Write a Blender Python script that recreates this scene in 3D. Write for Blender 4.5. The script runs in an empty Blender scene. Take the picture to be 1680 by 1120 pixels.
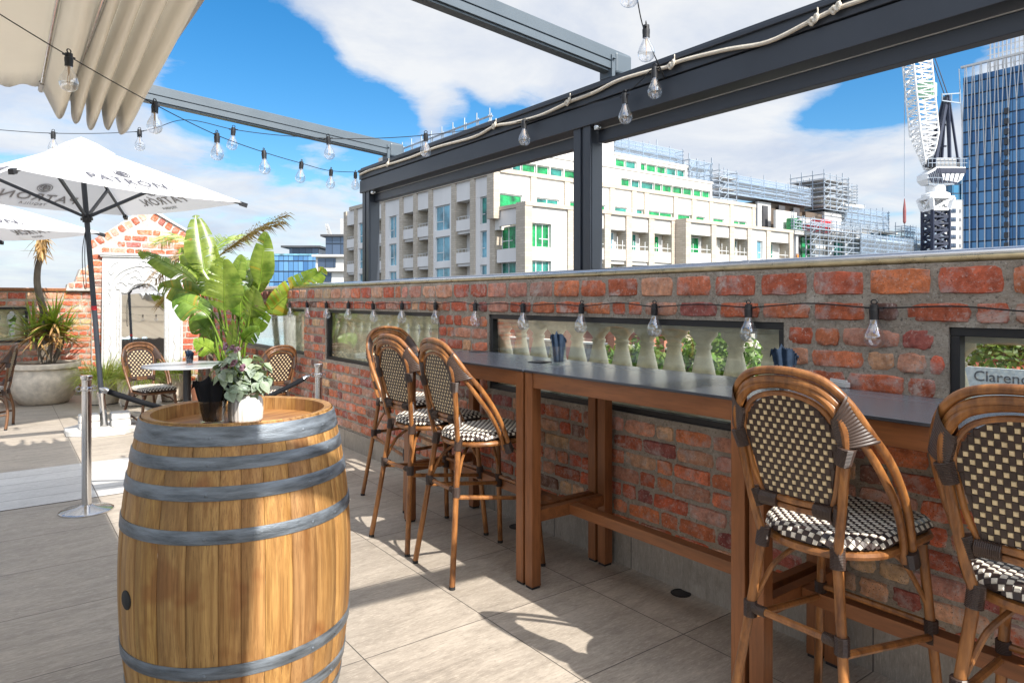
import bpy, math, random
from mathutils import Vector, Matrix, Euler, Quaternion
random.seed(7)
S = bpy.context.scene
COL = S.collection
PI = math.pi
R = math.radians
V = Vector
# ------------------------------------------------------------------ measuring: photo pixel -> metres
CAMZ = 1.45
def ray(px, py=493):
    u = (px - 840) / 1120.0
    return V((.6 + .8 * u, .8 - .6 * u, (493 - py) / 1120.0))
def onX(px, py, X):
    d = ray(px, py); k = X / d.x
    return V((X, d.y * k, CAMZ + d.z * k))
def onY(px, py, Y):
    d = ray(px, py); k = Y / d.y
    return V((d.x * k, Y, CAMZ + d.z * k))
def onZ(px, py, Z=0.0):
    d = ray(px, py); k = (Z - CAMZ) / d.z
    return V((d.x * k, d.y * k, Z))
def atd(px, py, z):
    d = ray(px, py) * z
    return V((d.x, d.y, CAMZ + d.z))

# ------------------------------------------------------------------ node helper
class G:
    def __init__(s, tree):
        s.t = tree
    def n(s, kind, ins=None, **props):
        nd = s.t.nodes.new(kind)
        for k, v in props.items():
            setattr(nd, k, v)
        for k, v in (ins or {}).items():
            sk = nd.inputs[k]
            if isinstance(v, bpy.types.NodeSocket): s.t.links.new(v, sk)
            elif isinstance(v, bpy.types.Node): s.t.links.new(v.outputs[0], sk)
            else:
                if isinstance(v, (tuple, list)) and len(v) == 3 and sk.type == 'RGBA': v = (*v, 1)
                sk.default_value = v
        return nd
    def mix(s, f, a, b, blend='MIX'):
        nd = s.n('ShaderNodeMix', {0: f, 6: a, 7: b}, data_type='RGBA', blend_type=blend)
        return nd.outputs[2]
    def math(s, op, a, b=0.0, c=0.0):
        return s.n('ShaderNodeMath', {0: a, 1: b, 2: c}, operation=op).outputs[0]
    def ramp(s, f, stops, interp='LINEAR'):
        nd = s.n('ShaderNodeValToRGB', {0: f})
        cr = nd.color_ramp; cr.interpolation = interp
        while len(cr.elements) < len(stops): cr.elements.new(.5)
        for e, (p, c) in zip(cr.elements, stops):
            e.position = p
            e.color = (c, c, c, 1) if isinstance(c, (int, float)) else (*c, 1)
        return nd.outputs[0]
    def co(s, scale=(1, 1, 1), src='Object', rot=(0, 0, 0)):
        tc = s.n('ShaderNodeTexCoord')
        return s.n('ShaderNodeMapping', {0: tc.outputs[src], 'Scale': scale, 'Rotation': rot}).outputs[0]
    def noise(s, vec, scale, detail=4, rough=.55, out=0, dist=0):
        return s.n('ShaderNodeTexNoise', {'Vector': vec, 'Scale': scale, 'Detail': detail, 'Roughness': rough, 'Distortion': dist}).outputs[out]
    def bump(s, h, strength=.3, dist=.01):
        return s.n('ShaderNodeBump', {'Height': h, 'Strength': strength, 'Distance': dist}).outputs[0]

def newmat(name):
    m = bpy.data.materials.new(name); m.use_nodes = True
    m.node_tree.nodes.clear()
    return m, G(m.node_tree)
def out(g, sh):
    g.n('ShaderNodeOutputMaterial', {0: sh})
def prin(g, base, rough=.5, metal=0.0, normal=None, **kw):
    ins = {'Base Color': base, 'Roughness': rough, 'Metallic': metal}
    if normal is not None: ins['Normal'] = normal
    ins.update(kw)
    return g.n('ShaderNodeBsdfPrincipled', ins)
def c3(c, k): return tuple(min(1, max(0, x * k)) for x in c)

def simple(name, col, rough=.5, metal=0, var=.18, scale=6, bump=0, bscale=80, stretch=(1, 1, 1), bdist=.004, attr=False, rvar=.1, **kw):
    m, g = newmat(name)
    vec = g.co(stretch)
    nz = g.noise(vec, scale, 5, .6)
    f = g.ramp(nz, [(.3, 0.0), (.7, 1.0)])
    if attr:
        a = g.n('ShaderNodeAttribute', attribute_name='Col').outputs[0]
        base = g.mix(f, g.mix(1.0, a, (1 - var,) * 3, 'MULTIPLY'), a)
    else:
        base = g.mix(f, c3(col, 1 - var), c3(col, 1 + var))
    rr = g.math('MULTIPLY_ADD', f, rvar, rough - rvar / 2)
    nrm = None
    if bump: nrm = g.bump(g.noise(vec, bscale, 4, .6), bump, bdist)
    out(g, prin(g, base, rr, metal, nrm, **kw))
    return m

def wood(name, c1, c2, scale=(28, 28, 2.2), rough=.45, attr=False, bump=.25, stain=None):
    m, g = newmat(name)
    vec = g.co(scale)
    n1 = g.noise(vec, 1.0, 8, .62, dist=.35)
    n2 = g.noise(g.co(c3v(scale, 3.2)), 1.0, 3, .5)
    f = g.ramp(n1, [(.32, 0), (.5, .5), (.68, 1)])
    base = g.mix(f, c1, c2)
    base = g.mix(g.ramp(n2, [(.55, 0), (.75, .45)]), base, c3(c1, .6))
    if stain:
        sn = g.noise(g.co((1, 1, .8)), 5.5, 3, .5)
        base = g.mix(g.ramp(sn, [(.60, 0), (.68, .6)]), base, stain)
        cr = g.noise(g.co((95, 95, 1.1)), 1.0, 5, .75)
        base = g.mix(g.ramp(cr, [(.30, .8), (.37, 0)]), base, (.06, .028, .01))
        pt = g.noise(g.co((1, 1, .55)), 2.3, 5, .65)
        base = g.mix(g.ramp(pt, [(.46, 0), (.66, .6)]), base, c3(c1, .7))
        fg = g.noise(g.co((260, 260, 4)), 1.0, 4, .7)
        base = g.mix(g.ramp(fg, [(.34, .5), (.5, 0)]), base, c3(c1, .5))
    if attr:
        a = g.n('ShaderNodeAttribute', attribute_name='Col').outputs[0]
        base = g.mix(1.0, base, a, 'MULTIPLY')
    out(g, prin(g, base, g.math('MULTIPLY_ADD', n1, .25, rough - .1), 0, g.bump(n1, bump, .002)))
    return m
def c3v(v, k): return tuple(x * k for x in v)

def glass(name, tint=(.93, .95, .94), lo=.05, hi=.75, rough=.02):
    m, g = newmat(name)
    lw = g.n('ShaderNodeLayerWeight', {'Blend': .35}).outputs[1]
    f = g.ramp(g.math('POWER', lw, 2.0), [(0, lo), (1, hi)])
    t = g.n('ShaderNodeBsdfTransparent', {0: tint}); gl = g.n('ShaderNodeBsdfGlossy', {'Color': (.95, .97, 1), 'Roughness': rough})
    out(g, g.n('ShaderNodeMixShader', {0: f, 1: t, 2: gl}))
    return m

def leafmat(name, c1, c2, transl=.35, rough=.4, scale=9, stretch=(1, 1, 1), dry=None):
    m, g = newmat(name)
    nz = g.noise(g.co(stretch), scale, 4, .6)
    base = g.mix(g.ramp(nz, [(.35, 0), (.65, 1)]), c1, c2)
    a = g.n('ShaderNodeAttribute', attribute_name='Col').outputs[0]
    base = g.mix(1.0, base, a, 'MULTIPLY')
    p = prin(g, base, rough, 0, g.bump(g.noise(g.co(stretch), scale * 6, 3), .15, .004))
    tr = g.n('ShaderNodeBsdfTranslucent', {0: g.mix(1.0, base, (1.15, 1.2, .6), 'MULTIPLY')})
    out(g, g.n('ShaderNodeMixShader', {0: transl, 1: p, 2: tr}))
    return m

# ------------------------------------------------------------------ mesh builder
class MB:
    def __init__(s):
        s.v = []; s.f = []; s.mi = []; s.c = []; s.col = (1, 1, 1); s.m = 0
    def add(s, vs, fs):
        o = len(s.v)
        s.v.extend([tuple(p) for p in vs])
        for f in fs:
            s.f.append([i + o for i in f]); s.mi.append(s.m); s.c.append(s.col)
        return o
    def box(s, x0, x1, y0, y1, z0, z1, M=None):
        vs = [V((x, y, z)) for z in (z0, z1) for y in (y0, y1) for x in (x0, x1)]
        if M: vs = [M @ p for p in vs]
        s.add(vs, [(0, 2, 3, 1), (4, 5, 7, 6), (0, 1, 5, 4), (2, 6, 7, 3), (0, 4, 6, 2), (1, 3, 7, 5)])
    def bar(s, a, b, w, h=None, up=V((0, 0, 1)), ext=0):
        a = V(a); b = V(b); d = (b - a); L = d.length
        if L < 1e-6: return
        d /= L
        if abs(d.dot(up)) > .98: up = V((1, 0, 0))
        sx = d.cross(up).normalized(); sz = sx.cross(d)
        h = h or w
        M = Matrix((( d.x, sx.x, sz.x, a.x), (d.y, sx.y, sz.y, a.y), (d.z, sx.z, sz.z, a.z), (0, 0, 0, 1)))
        s.box(-ext, L + ext, -w / 2, w / 2, -h / 2, h / 2, M)
    def tube(s, pts, r, n=8, caps=True, closed=False):
        pts = [V(p) for p in pts]
        N = len(pts)
        if N < 2: return
        rs = r if isinstance(r, (list, tuple)) else [r] * N
        T = []
        for i in range(N):
            if closed: t = pts[(i + 1) % N] - pts[i - 1]
            else: t = pts[min(i + 1, N - 1)] - pts[max(i - 1, 0)]
            T.append(t.normalized() if t.length > 1e-9 else V((0, 0, 1)))
        up = V((0, 0, 1)) if abs(T[0].z) < .9 else V((1, 0, 0))
        nx = (up - T[0] * up.dot(T[0])).normalized()
        vs = []
        for i in range(N):
            if i:
                nx = nx - T[i] * nx.dot(T[i])
                nx = nx.normalized() if nx.length > 1e-6 else T[i].orthogonal().normalized()
            ny = T[i].cross(nx)
            for k in range(n):
                a = 2 * PI * k / n
                vs.append(pts[i] + (nx * math.cos(a) + ny * math.sin(a)) * rs[i])
        fs = []
        for i in range(N if closed else N - 1):
            j = (i + 1) % N
            for k in range(n):
                l = (k + 1) % n
                fs.append((i * n + k, i * n + l, j * n + l, j * n + k))
        if caps and not closed:
            fs.append(tuple(reversed(range(n)))); fs.append(tuple(range((N - 1) * n, N * n)))
        s.add(vs, fs)
    def lathe(s, prof, n=24, c=(0, 0, 0), M=None, cap0=True, cap1=True):
        vs = []
        for r, z in prof:
            for k in range(n):
                a = 2 * PI * k / n
                p = V((c[0] + r * math.cos(a), c[1] + r * math.sin(a), c[2] + z))
                vs.append(M @ p if M else p)
        fs = []
        P = len(prof)
        for i in range(P - 1):
            for k in range(n):
                l = (k + 1) % n
                fs.append((i * n + k, i * n + l, (i + 1) * n + l, (i + 1) * n + k))
        if cap0: fs.append(tuple(reversed(range(n))))
        if cap1: fs.append(tuple(range((P - 1) * n, P * n)))
        s.add(vs, fs)
    def prism(s, poly, ext, fn):
        """poly: 2-D points counter-clockwise; ext: (d0,d1); fn(u,v,d)->world"""
        n = len(poly)
        vs = [fn(u, v, ext[0]) for u, v in poly] + [fn(u, v, ext[1]) for u, v in poly]
        fs = [tuple(reversed(range(n))), tuple(range(n, 2 * n))]
        for i in range(n):
            j = (i + 1) % n
            fs.append((i, j, j + n, i + n))
        s.add(vs, fs)
    def grid(s, P, flip=False):
        nr = len(P); nc = len(P[0])
        vs = [p for row in P for p in row]
        fs = []
        for i in range(nr - 1):
            for j in range(nc - 1):
                q = (i * nc + j, i * nc + j + 1, (i + 1) * nc + j + 1, (i + 1) * nc + j)
                fs.append(tuple(reversed(q)) if flip else q)
        s.add(vs, fs)
    def build(s, name, mats, parent=None, smooth=False, bevel=0, seg=2, loc=None, rot=None, angle=40, solid=0, sub=0):
        me = bpy.data.meshes.new(name)
        me.from_pydata(s.v, [], s.f)
        if not isinstance(mats, (list, tuple)): mats = [mats]
        for m in mats: me.materials.append(m)
        if len(mats) > 1: me.polygons.foreach_set('material_index', s.mi)
        if any(c != (1, 1, 1) for c in s.c):
            at = me.color_attributes.new('Col', 'FLOAT_COLOR', 'CORNER')
            buf = []
            for p, c in zip(me.polygons, s.c):
                buf.extend((c[0], c[1], c[2], 1.0) * p.loop_total)
            at.data.foreach_set('color', buf)
        else:
            at = me.color_attributes.new('Col', 'FLOAT_COLOR', 'CORNER')
            at.data.foreach_set('color', [1.0] * (4 * len(me.loops)))
        if smooth:
            me.polygons.foreach_set('use_smooth', [True] * len(me.polygons))
            try: me.set_sharp_from_angle(angle=R(angle))
            except Exception: pass
        me.validate(); me.update()
        o = bpy.data.objects.new(name, me); COL.objects.link(o)
        if parent: o.parent = parent
        if loc is not None: o.location = loc
        if rot is not None: o.rotation_euler = rot
        if solid:
            md = o.modifiers.new('solid', 'SOLIDIFY'); md.thickness = solid; md.offset = 0
        if bevel:
            md = o.modifiers.new('bevel', 'BEVEL'); md.width = bevel; md.segments = seg; md.limit_method = 'ANGLE'; md.angle_limit = R(35)
        if sub:
            md = o.modifiers.new('sub', 'SUBSURF'); md.levels = sub; md.render_levels = sub
        return o

def cat(pts, n=6, closed=False):
    """Catmull-Rom through pts"""
    pts = [V(p) for p in pts]; o = []; N = len(pts)
    rng = range(N) if closed else range(N - 1)
    for i in rng:
        if closed: p0, p1, p2, p3 = pts[i - 1], pts[i], pts[(i + 1) % N], pts[(i + 2) % N]
        else: p0, p1, p2, p3 = pts[max(i - 1, 0)], pts[i], pts[i + 1], pts[min(i + 2, N - 1)]
        for k in range(n):
            t = k / n
            o.append(.5 * ((2 * p1) + (p2 - p0) * t + (2 * p0 - 5 * p1 + 4 * p2 - p3) * t * t + (3 * p1 - p0 - 3 * p2 + p3) * t ** 3))
    if not closed: o.append(pts[-1])
    return o

def tag(o, label=None, cat_=None, group=None, kind=None):
    if label: o['label'] = label
    if cat_: o['category'] = cat_
    if group: o['group'] = group
    if kind: o['kind'] = kind
    return o
def thing(name, label, cat_, loc=(0, 0, 0), rz=0, group=None):
    o = bpy.data.objects.new(name, None); COL.objects.link(o)
    o.empty_display_size = .1
    o.location = loc; o.rotation_euler = (0, 0, rz)
    return tag(o, label, cat_, group)
def copy_tree(o, parent=None):
    c = o.copy(); COL.objects.link(c); c.parent = parent
    if parent: c.matrix_parent_inverse = o.matrix_parent_inverse.copy()
    for ch in KIDS(o): copy_tree(ch, c)
    return c
def KIDS(o): return [x for x in bpy.data.objects if x.parent == o]
def copy_thing(o, loc, rz, label, scale=None):
    c = copy_tree(o); c.location = loc; c.rotation_euler = (0, 0, rz)
    c['label'] = label
    if scale: c.scale = (scale,) * 3
    return c
def text_mesh(txt, size, fn, mat, name, parent, extrude=.002, align='CENTER', spacing=1.0, mirror=False):
    cu = bpy.data.curves.new('t', 'FONT'); cu.body = txt; cu.size = size; cu.align_x = align; cu.extrude = extrude
    cu.space_character = spacing; cu.resolution_u = 3
    ob = bpy.data.objects.new('t', cu); COL.objects.link(ob)
    dg = bpy.context.evaluated_depsgraph_get(); dg.update()
    me = bpy.data.meshes.new_from_object(ob.evaluated_get(dg))
    bpy.data.objects.remove(ob); bpy.data.curves.remove(cu)
    me.name = name
    for v in me.vertices:
        p = v.co.copy()
        if mirror: p.x = -p.x
        v.co = fn(p.x, p.y, p.z)
    me.materials.clear(); me.materials.append(mat)
    o = bpy.data.objects.new(name, me); COL.objects.link(o)
    if parent: o.parent = parent
    return o
# ------------------------------------------------------------------ materials
MT = {}
def brick_mat(name, dust=.5):
    m, g = newmat(name)
    a = g.n('ShaderNodeAttribute', attribute_name='Col').outputs[0]
    vec = g.co()
    n1 = g.noise(vec, 22, 6, .65)
    base = g.mix(g.ramp(n1, [(.3, 0), (.7, 1)]), g.mix(1.0, a, (.52, .47, .45), 'MULTIPLY'), g.mix(1.0, a, (1.30, 1.28, 1.24), 'MULTIPLY'))
    n2 = g.noise(vec, 9, 7, .72)
    base = g.mix(g.math('MULTIPLY', g.ramp(n2, [(.50, 0), (.68, 1)]), dust), base, (.45, .40, .38))
    n3 = g.noise(vec, 70, 6, .78)
    base = g.mix(g.ramp(n3, [(.56, 0), (.68, .85)]), base, (.56, .48, .42))
    base = g.mix(g.ramp(n3, [(.30, .85), (.42, 0)]), base, (.055, .03, .026))
    n4 = g.noise(vec, 4.2, 9, .78, dist=.5)
    base = g.mix(g.ramp(n4, [(.56, 0), (.64, .62)]), base, (.55, .50, .45))
    vo = g.n('ShaderNodeTexVoronoi', {'Vector': vec, 'Scale': 130.0}).outputs[0]
    pits = g.math('MULTIPLY', g.ramp(vo, [(.10, 1), (.22, 0)]), g.ramp(n1, [(.5, 0), (.56, 1)]))
    base = g.mix(pits, base, (.09, .05, .04))
    h = g.math('SUBTRACT', g.math('ADD', g.math('MULTIPLY', n1, .8), g.math('MULTIPLY', n3, .5)), pits)
    out(g, prin(g, base, .92, 0, g.bump(h, 1.0, .007)))
    return m
MT['brick'] = brick_mat('brick', .7)
MT['brick_pale'] = brick_mat('brick_limed', .8)
def mortar_mat():
    m, g = newmat('mortar'); vec = g.co()
    n1 = g.noise(vec, 7, 8, .72); n2 = g.noise(vec, 70, 5, .7); n4 = g.noise(vec, 4.2, 9, .78, dist=.5)
    base = g.mix(g.ramp(n1, [(.3, 0), (.7, 1)]), (.25, .205, .16), (.44, .385, .32))
    base = g.mix(g.ramp(n4, [(.54, 0), (.64, .7)]), base, (.58, .53, .46))
    base = g.mix(g.ramp(n2, [(.34, .85), (.45, 0)]), base, (.10, .085, .07))
    base = g.mix(g.ramp(n2, [(.58, 0), (.70, .7)]), base, (.62, .58, .52))
    out(g, prin(g, base, .95, 0, g.bump(g.math('ADD', n1, g.math('MULTIPLY', n2, .7)), 1.0, .014)))
    return m
MT['mortar'] = mortar_mat()
MT['mortar_pale'] = simple('mortar_limed', (.44, .41, .37), .95, 0, .25, 14, .9, 60, bdist=.012)

def floor_mat(name, c1, c2, tx, ty, ox, oy, joint=.004, stagger=False, jc=(.07, .06, .055)):
    m, g = newmat(name)
    tc = g.n('ShaderNodeTexCoord').outputs['Object']
    sp = g.n('ShaderNodeSeparateXYZ', {0: tc})
    fx = g.math('DIVIDE', g.math('SUBTRACT', sp.outputs[0], ox), tx); fy = g.math('DIVIDE', g.math('SUBTRACT', sp.outputs[1], oy), ty)
    ix = g.math('FLOOR', fx); iy = g.math('FLOOR', fy)
    rx = g.math('FRACT', fx); ry = g.math('FRACT', fy)
    dx = g.math('MULTIPLY', g.math('MINIMUM', rx, g.math('SUBTRACT', 1, rx)), tx)
    dy = g.math('MULTIPLY', g.math('MINIMUM', ry, g.math('SUBTRACT', 1, ry)), ty)
    d = g.math('MINIMUM', dx, dy)
    j = g.n('ShaderNodeMapRange', {0: d, 1: joint * .35, 2: joint * .75, 3: 1.0, 4: 0.0}).outputs[0]
    idv = g.n('ShaderNodeCombineXYZ', {0: ix, 1: iy, 2: 0.0})
    wn = g.n('ShaderNodeTexWhiteNoise', {0: idv}, noise_dimensions='3D')
    off = g.n('ShaderNodeVectorMath', {0: wn.outputs[1], 1: (37, 41, 13)}, operation='MULTIPLY').outputs[0]
    v2 = g.n('ShaderNodeVectorMath', {0: tc, 1: off}, operation='ADD').outputs[0]
    st = g.n('ShaderNodeMapping', {0: v2, 'Scale': (1.0, 4.5, 1)}).outputs[0]
    n1 = g.noise(st, 3.2, 8, .68, dist=.6)
    n2 = g.noise(tc, 1.3, 5, .6)
    n3 = g.noise(st, 26, 6, .8)
    base = g.mix(g.ramp(n1, [(.32, 0), (.68, 1)]), c1, c2)
    base = g.mix(g.math('MULTIPLY', wn.outputs[0], .28), base, c3(c1, .62))
    base = g.mix(g.ramp(n2, [(.45, 0), (.75, .35)]), base, c3(c1, .6))
    base = g.mix(g.ramp(n3, [(.53, 0), (.66, .6)]), base, c3(c2, 1.3))
    base = g.mix(g.ramp(n3, [(.33, .6), (.45, 0)]), base, c3(c1, .5))
    n5 = g.noise(tc, 5.5, 7, .72)
    base = g.mix(g.ramp(n5, [(.56, 0), (.72, .45)]), base, c3(c1, .55))
    base = g.mix(j, base, jc)
    h = g.math('SUBTRACT', g.math('MULTIPLY', g.mix(.6, n1, n3), .25), j)
    out(g, prin(g, base, g.math('MULTIPLY_ADD', n1, .25, .42), 0, g.bump(h, .4, .003)))
    return m
MT['tile'] = floor_mat('terrace_tile', (.305, .265, .22), (.50, .44, .37), .6, .64, 1.78, 2.57)
MT['pale_tile'] = floor_mat('pale_board_tile', (.50, .49, .475), (.62, .61, .59), 1.2, .26, .58, 5.87, .006)
MT['skirt'] = floor_mat('skirting_tile', (.24, .21, .175), (.36, .32, .275), 9, .64, 0, 2.57, .005)
MT['frame'] = simple('dark_powder_coat', (.035, .042, .055), .42, 0, .12, 3, .08, 300, rvar=.08)
MT['frame_light'] = simple('grey_powder_coat', (.075, .098, .120), .42, 0, .08, 3, .05, 300)
MT['black'] = simple('black_paint', (.012, .012, .014), .45, 0, .2, 6)
MT['blackrub'] = simple('black_rubber', (.015, .015, .016), .7, 0, .2, 20)
MT['steel'] = simple('stainless_steel', (.62, .62, .63), .16, 1, .06, 20, rvar=.12)
MT['brass'] = simple('weathered_brass_tube', (.50, .40, .24), .32, 1, .25, 15, rvar=.2)
MT['galv'] = simple('galvanised_hoop', (.15, .175, .205), .45, .45, .6, 16, .5, 120, stretch=(.5, .5, 3.2), rvar=.28)
MT['rope'] = simple('cream_rope', (.66, .60, .50), .9, 0, .15, 60, .8, 200)
MT['cable'] = simple('black_cable', (.012, .012, .013), .6)
MT['white'] = simple('white_paint', (.56, .56, .555), .55, 0, .14, 10, .2, 40)
MT['aged_white'] = simple('aged_white_paint', (.52, .52, .515), .6, 0, .12, 10, .25, 40)
MT['carving'] = simple('relief_shade_grey_white', (.40, .405, .41), .6, 0, .25, 30, .3, 60)  # greyer than the frame: shading of the relief painted into the carving colour
MT['glass'] = glass('clear_bulb_glass', (.95, .955, .96), .20, 1.0)
MT['tumbler'] = glass('drinking_glass', (.93, .95, .96), .05, .8)
MT['pane'] = glass('window_glass', (.96, .97, .92), .06, .55)
MT['mirror'] = simple('mirror_silver', (.9, .9, .9), .02, 1, .01, 4, rvar=0)
MT['filament'] = simple('amber_filament', (.55, .33, .16), .5, .1)
MT['bark_oak'] = wood('barrel_oak', (.23, .108, .030), (.48, .285, .105), (60, 60, 2.2), .55, attr=True, stain=(.20, .06, .012))
MT['head_oak'] = wood('barrel_head_oak', (.24, .10, .03), (.45, .23, .08), (3, 40, 40), .5)
MT['table_wood'] = wood('stained_timber', (.16, .056, .018), (.28, .105, .036), (30, 30, 3), .40, bump=.12)
MT['table_wood_h'] = wood('stained_timber_long', (.16, .056, .018), (.28, .105, .036), (30, 3, 30), .40, bump=.12)
MT['tabletop'] = simple('charcoal_laminate', (.042, .048, .062), .26, 0, .10, 5, 0, 90, stretch=(1, .2, 1), rvar=.06)
MT['cane'] = wood('rattan_cane', (.12, .044, .015), (.40, .17, .05), (26, 26, 7), .32, bump=.1)
MT['cane_dark'] = wood('dark_cane', (.06, .025, .012), (.20, .09, .035), (40, 40, 6), .35, bump=.1)
MT['wrap'] = simple('brown_wrap', (.052, .032, .025), .42, 0, .25, 30)
MT['weave_d'] = simple('dark_weave', (.040, .025, .022), .38, 0, .3, 40)
MT['weave_l'] = simple('cream_weave', (.66, .53, .33), .42, 0, .18, 60)
MT['weave_w'] = simple('pale_weave', (.74, .69, .60), .42, 0, .12, 60)
MT['napkin'] = simple('black_napkin', (.012, .013, .016), .9, 0, .2, 40, .4, 200, **{'Specular IOR Level': .12})
MT['napkin_blue'] = simple('navy_napkin', (.02, .034, .060), .85, 0, .3, 40, .5, 200, **{'Specular IOR Level': .15})
MT['ceramic'] = simple('white_ceramic', (.60, .595, .58), .3, 0, .03, 5)
MT['stone'] = simple('baluster_stone', (.76, .71, .58), .9, 0, .22, 9, .5, 60, bdist=.006)
MT['pot'] = simple('sandstone_pot', (.62, .54, .44), .9, 0, .25, 9, .5, 50, bdist=.006)
MT['terracotta'] = simple('terracotta', (.48, .20, .11), .85, 0, .2, 8, .3, 60)
MT['soil'] = simple('potting_soil', (.06, .04, .028), .95, 0, .4, 30, .8, 60)
MT['concrete'] = simple('pale_concrete', (.55, .54, .52), .85, 0, .15, 8, .3, 60)
MT['leaf'] = leafmat('broad_leaf', (.09, .18, .018), (.27, .39, .065), .36, .32, 6, (1, 1, 1))
MT['yucca'] = leafmat('sword_leaf', (.15, .25, .03), (.36, .45, .08), .3, .4, 8)
MT['grass'] = leafmat('grass_blade', (.38, .50, .09), (.60, .64, .22), .35, .45, 8)
MT['dry'] = leafmat('dried_leaf', (.36, .22, .09), (.55, .38, .18), .3, .7, 14)
MT['euca'] = leafmat('silver_leaf', (.22, .30, .22), (.42, .50, .40), .2, .5, 12)
MT['petal'] = leafmat('mauve_petal', (.32, .16, .24), (.52, .34, .42), .2, .6, 20)
MT['bark'] = simple('rough_bark', (.14, .115, .09), .95, 0, .35, 14, .9, 40, stretch=(1, 1, .5), bdist=.01)
MT['frond_brown'] = leafmat('drying_frond', (.16, .10, .03), (.26, .22, .06), .25, .5, 10)

def fabric_mat(name, col, tcol, tr=.45, scale=300):
    m, g = newmat(name)
    nz = g.noise(g.co(), 3, 4)
    base = g.mix(nz, c3(col, .9), c3(col, 1.08))
    nrm = g.bump(g.noise(g.co(), scale, 2), .1, .001)
    d = g.n('ShaderNodeBsdfDiffuse', {0: base, 'Normal': nrm}); t = g.n('ShaderNodeBsdfTranslucent', {0: tcol})
    out(g, g.n('ShaderNodeMixShader', {0: tr, 1: d, 2: t}))
    return m
MT['awning'] = fabric_mat('awning_cloth', (.78, .755, .71), (.82, .775, .69), .42)
MT['canopy'] = fabric_mat('white_canopy_cloth', (.80, .80, .80), (.62, .64, .68), .30)
MT['print'] = simple('grey_print', (.10, .10, .12), .8, 0, .1)
MT['print_pale'] = simple('faint_print', (.33, .33, .36), .8, 0, .1)
# far buildings
MT['b_white'] = simple('pale_render', (.59, .57, .535), .8, 0, .12, .25, stretch=(1, 1, .25))
MT['b_panel'] = simple('pale_precast', (.68, .655, .635), .8, 0, .10, .25, stretch=(1, 1, .3))
def bb_mat():
    m, g = newmat('cream_brickwork')
    vec = g.co((1, 1, 1))
    sp = g.n('ShaderNodeSeparateXYZ', {0: vec})
    uv = g.n('ShaderNodeCombineXYZ', {0: g.math('ADD', sp.outputs[0], sp.outputs[1]), 1: sp.outputs[2], 2: 0.0})
    b = g.n('ShaderNodeTexBrick', {'Vector': uv, 'Color1': (.52, .455, .375, 1), 'Color2': (.42, .36, .29, 1), 'Mortar': (.39, .34, .28, 1), 'Scale': 1.0, 'Mortar Size': .03, 'Brick Width': .7, 'Row Height': .22})
    out(g, prin(g, b.outputs[0], .9))
    return m
MT['b_brick'] = bb_mat()
MT['b_glass'] = simple('sky_blue_glazing', (.15, .33, .42), .10, .2, .6, .55, rvar=.05)
MT['b_green'] = simple('green_filmed_glazing', (.005, .20, .06), .25, 0, .8, 1.3, rvar=.1)
MT['b_teal'] = simple('teal_glazing', (.02, .17, .14), .15, 0, .8, 1.1, rvar=.1)
MT['b_frame'] = simple('pale_window_frame', (.62, .63, .63), .5)
MT['b_dark'] = simple('dark_recess', (.05, .05, .055), .7, 0, .3, .3)
MT['b_brown'] = simple('brown_cladding', (.10, .075, .055), .7, 0, .2, .4)
MT['b_grey'] = simple('raw_concrete', (.42, .42, .42), .85, 0, .15, .3)
MT['scaf'] = simple('scaffold_tube', (.30, .35, .41), .5, .2, .2, .3)
MT['net'] = glass('scaffold_mesh', (.80, .87, .93), .06, .15, .9)
MT['red'] = simple('red_container_paint', (.55, .02, .03), .5)
MT['crane_w'] = simple('white_crane_paint', (.80, .80, .80), .5)
MT['crane_d'] = simple('navy_crane_paint', (.018, .024, .05), .5)
def tower_mat(name, c1, c2, w=1.5, h=3.2, lines=(.02, .03, .05)):
    m, g = newmat(name)
    sp = g.n('ShaderNodeSeparateXYZ', {0: g.co()})
    u = g.math('DIVIDE', g.math('ADD', sp.outputs[0], sp.outputs[1]), w); v = g.math('DIVIDE', sp.outputs[2], h)
    wn = g.n('ShaderNodeTexWhiteNoise', {0: g.n('ShaderNodeCombineXYZ', {0: g.math('FLOOR', u), 1: g.math('FLOOR', v)})}, noise_dimensions='3D').outputs[0]
    base = g.mix(wn, c1, c2)
    fu = g.math('FRACT', u); fv = g.math('FRACT', v)
    e = g.math('MAXIMUM', g.math('LESS_THAN', fu, .09), g.math('LESS_THAN', fv, .12))
    base = g.mix(e, base, lines)
    out(g, prin(g, base, .16, .35))
    return m
MT['t_glass'] = tower_mat('blue_curtain_wall', (.05, .15, .33), (.14, .32, .55))
MT['t_glass2'] = tower_mat('teal_curtain_wall', (.02, .10, .20), (.05, .22, .36), 2.2, 3.4)
MT['t_dark'] = tower_mat('dark_curtain_wall', (.03, .05, .09), (.07, .10, .16), 2.0, 3.4)
MT['fin'] = simple('pale_metal_fin', (.62, .60, .58), .5)
MT['terra_wall'] = simple('terracotta_render', (.40, .165, .12), .85, 0, .1, .5)
MT['roof_red'] = simple('red_roof', (.40, .10, .06), .8, 0, .25, 1)
MT['asphalt'] = simple('asphalt', (.06, .06, .06), .9, 0, .3, .4)
MT['tree_leaf'] = leafmat('tree_leaf', (.05, .11, .02), (.16, .26, .045), .25, .5, 1.2)
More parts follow.
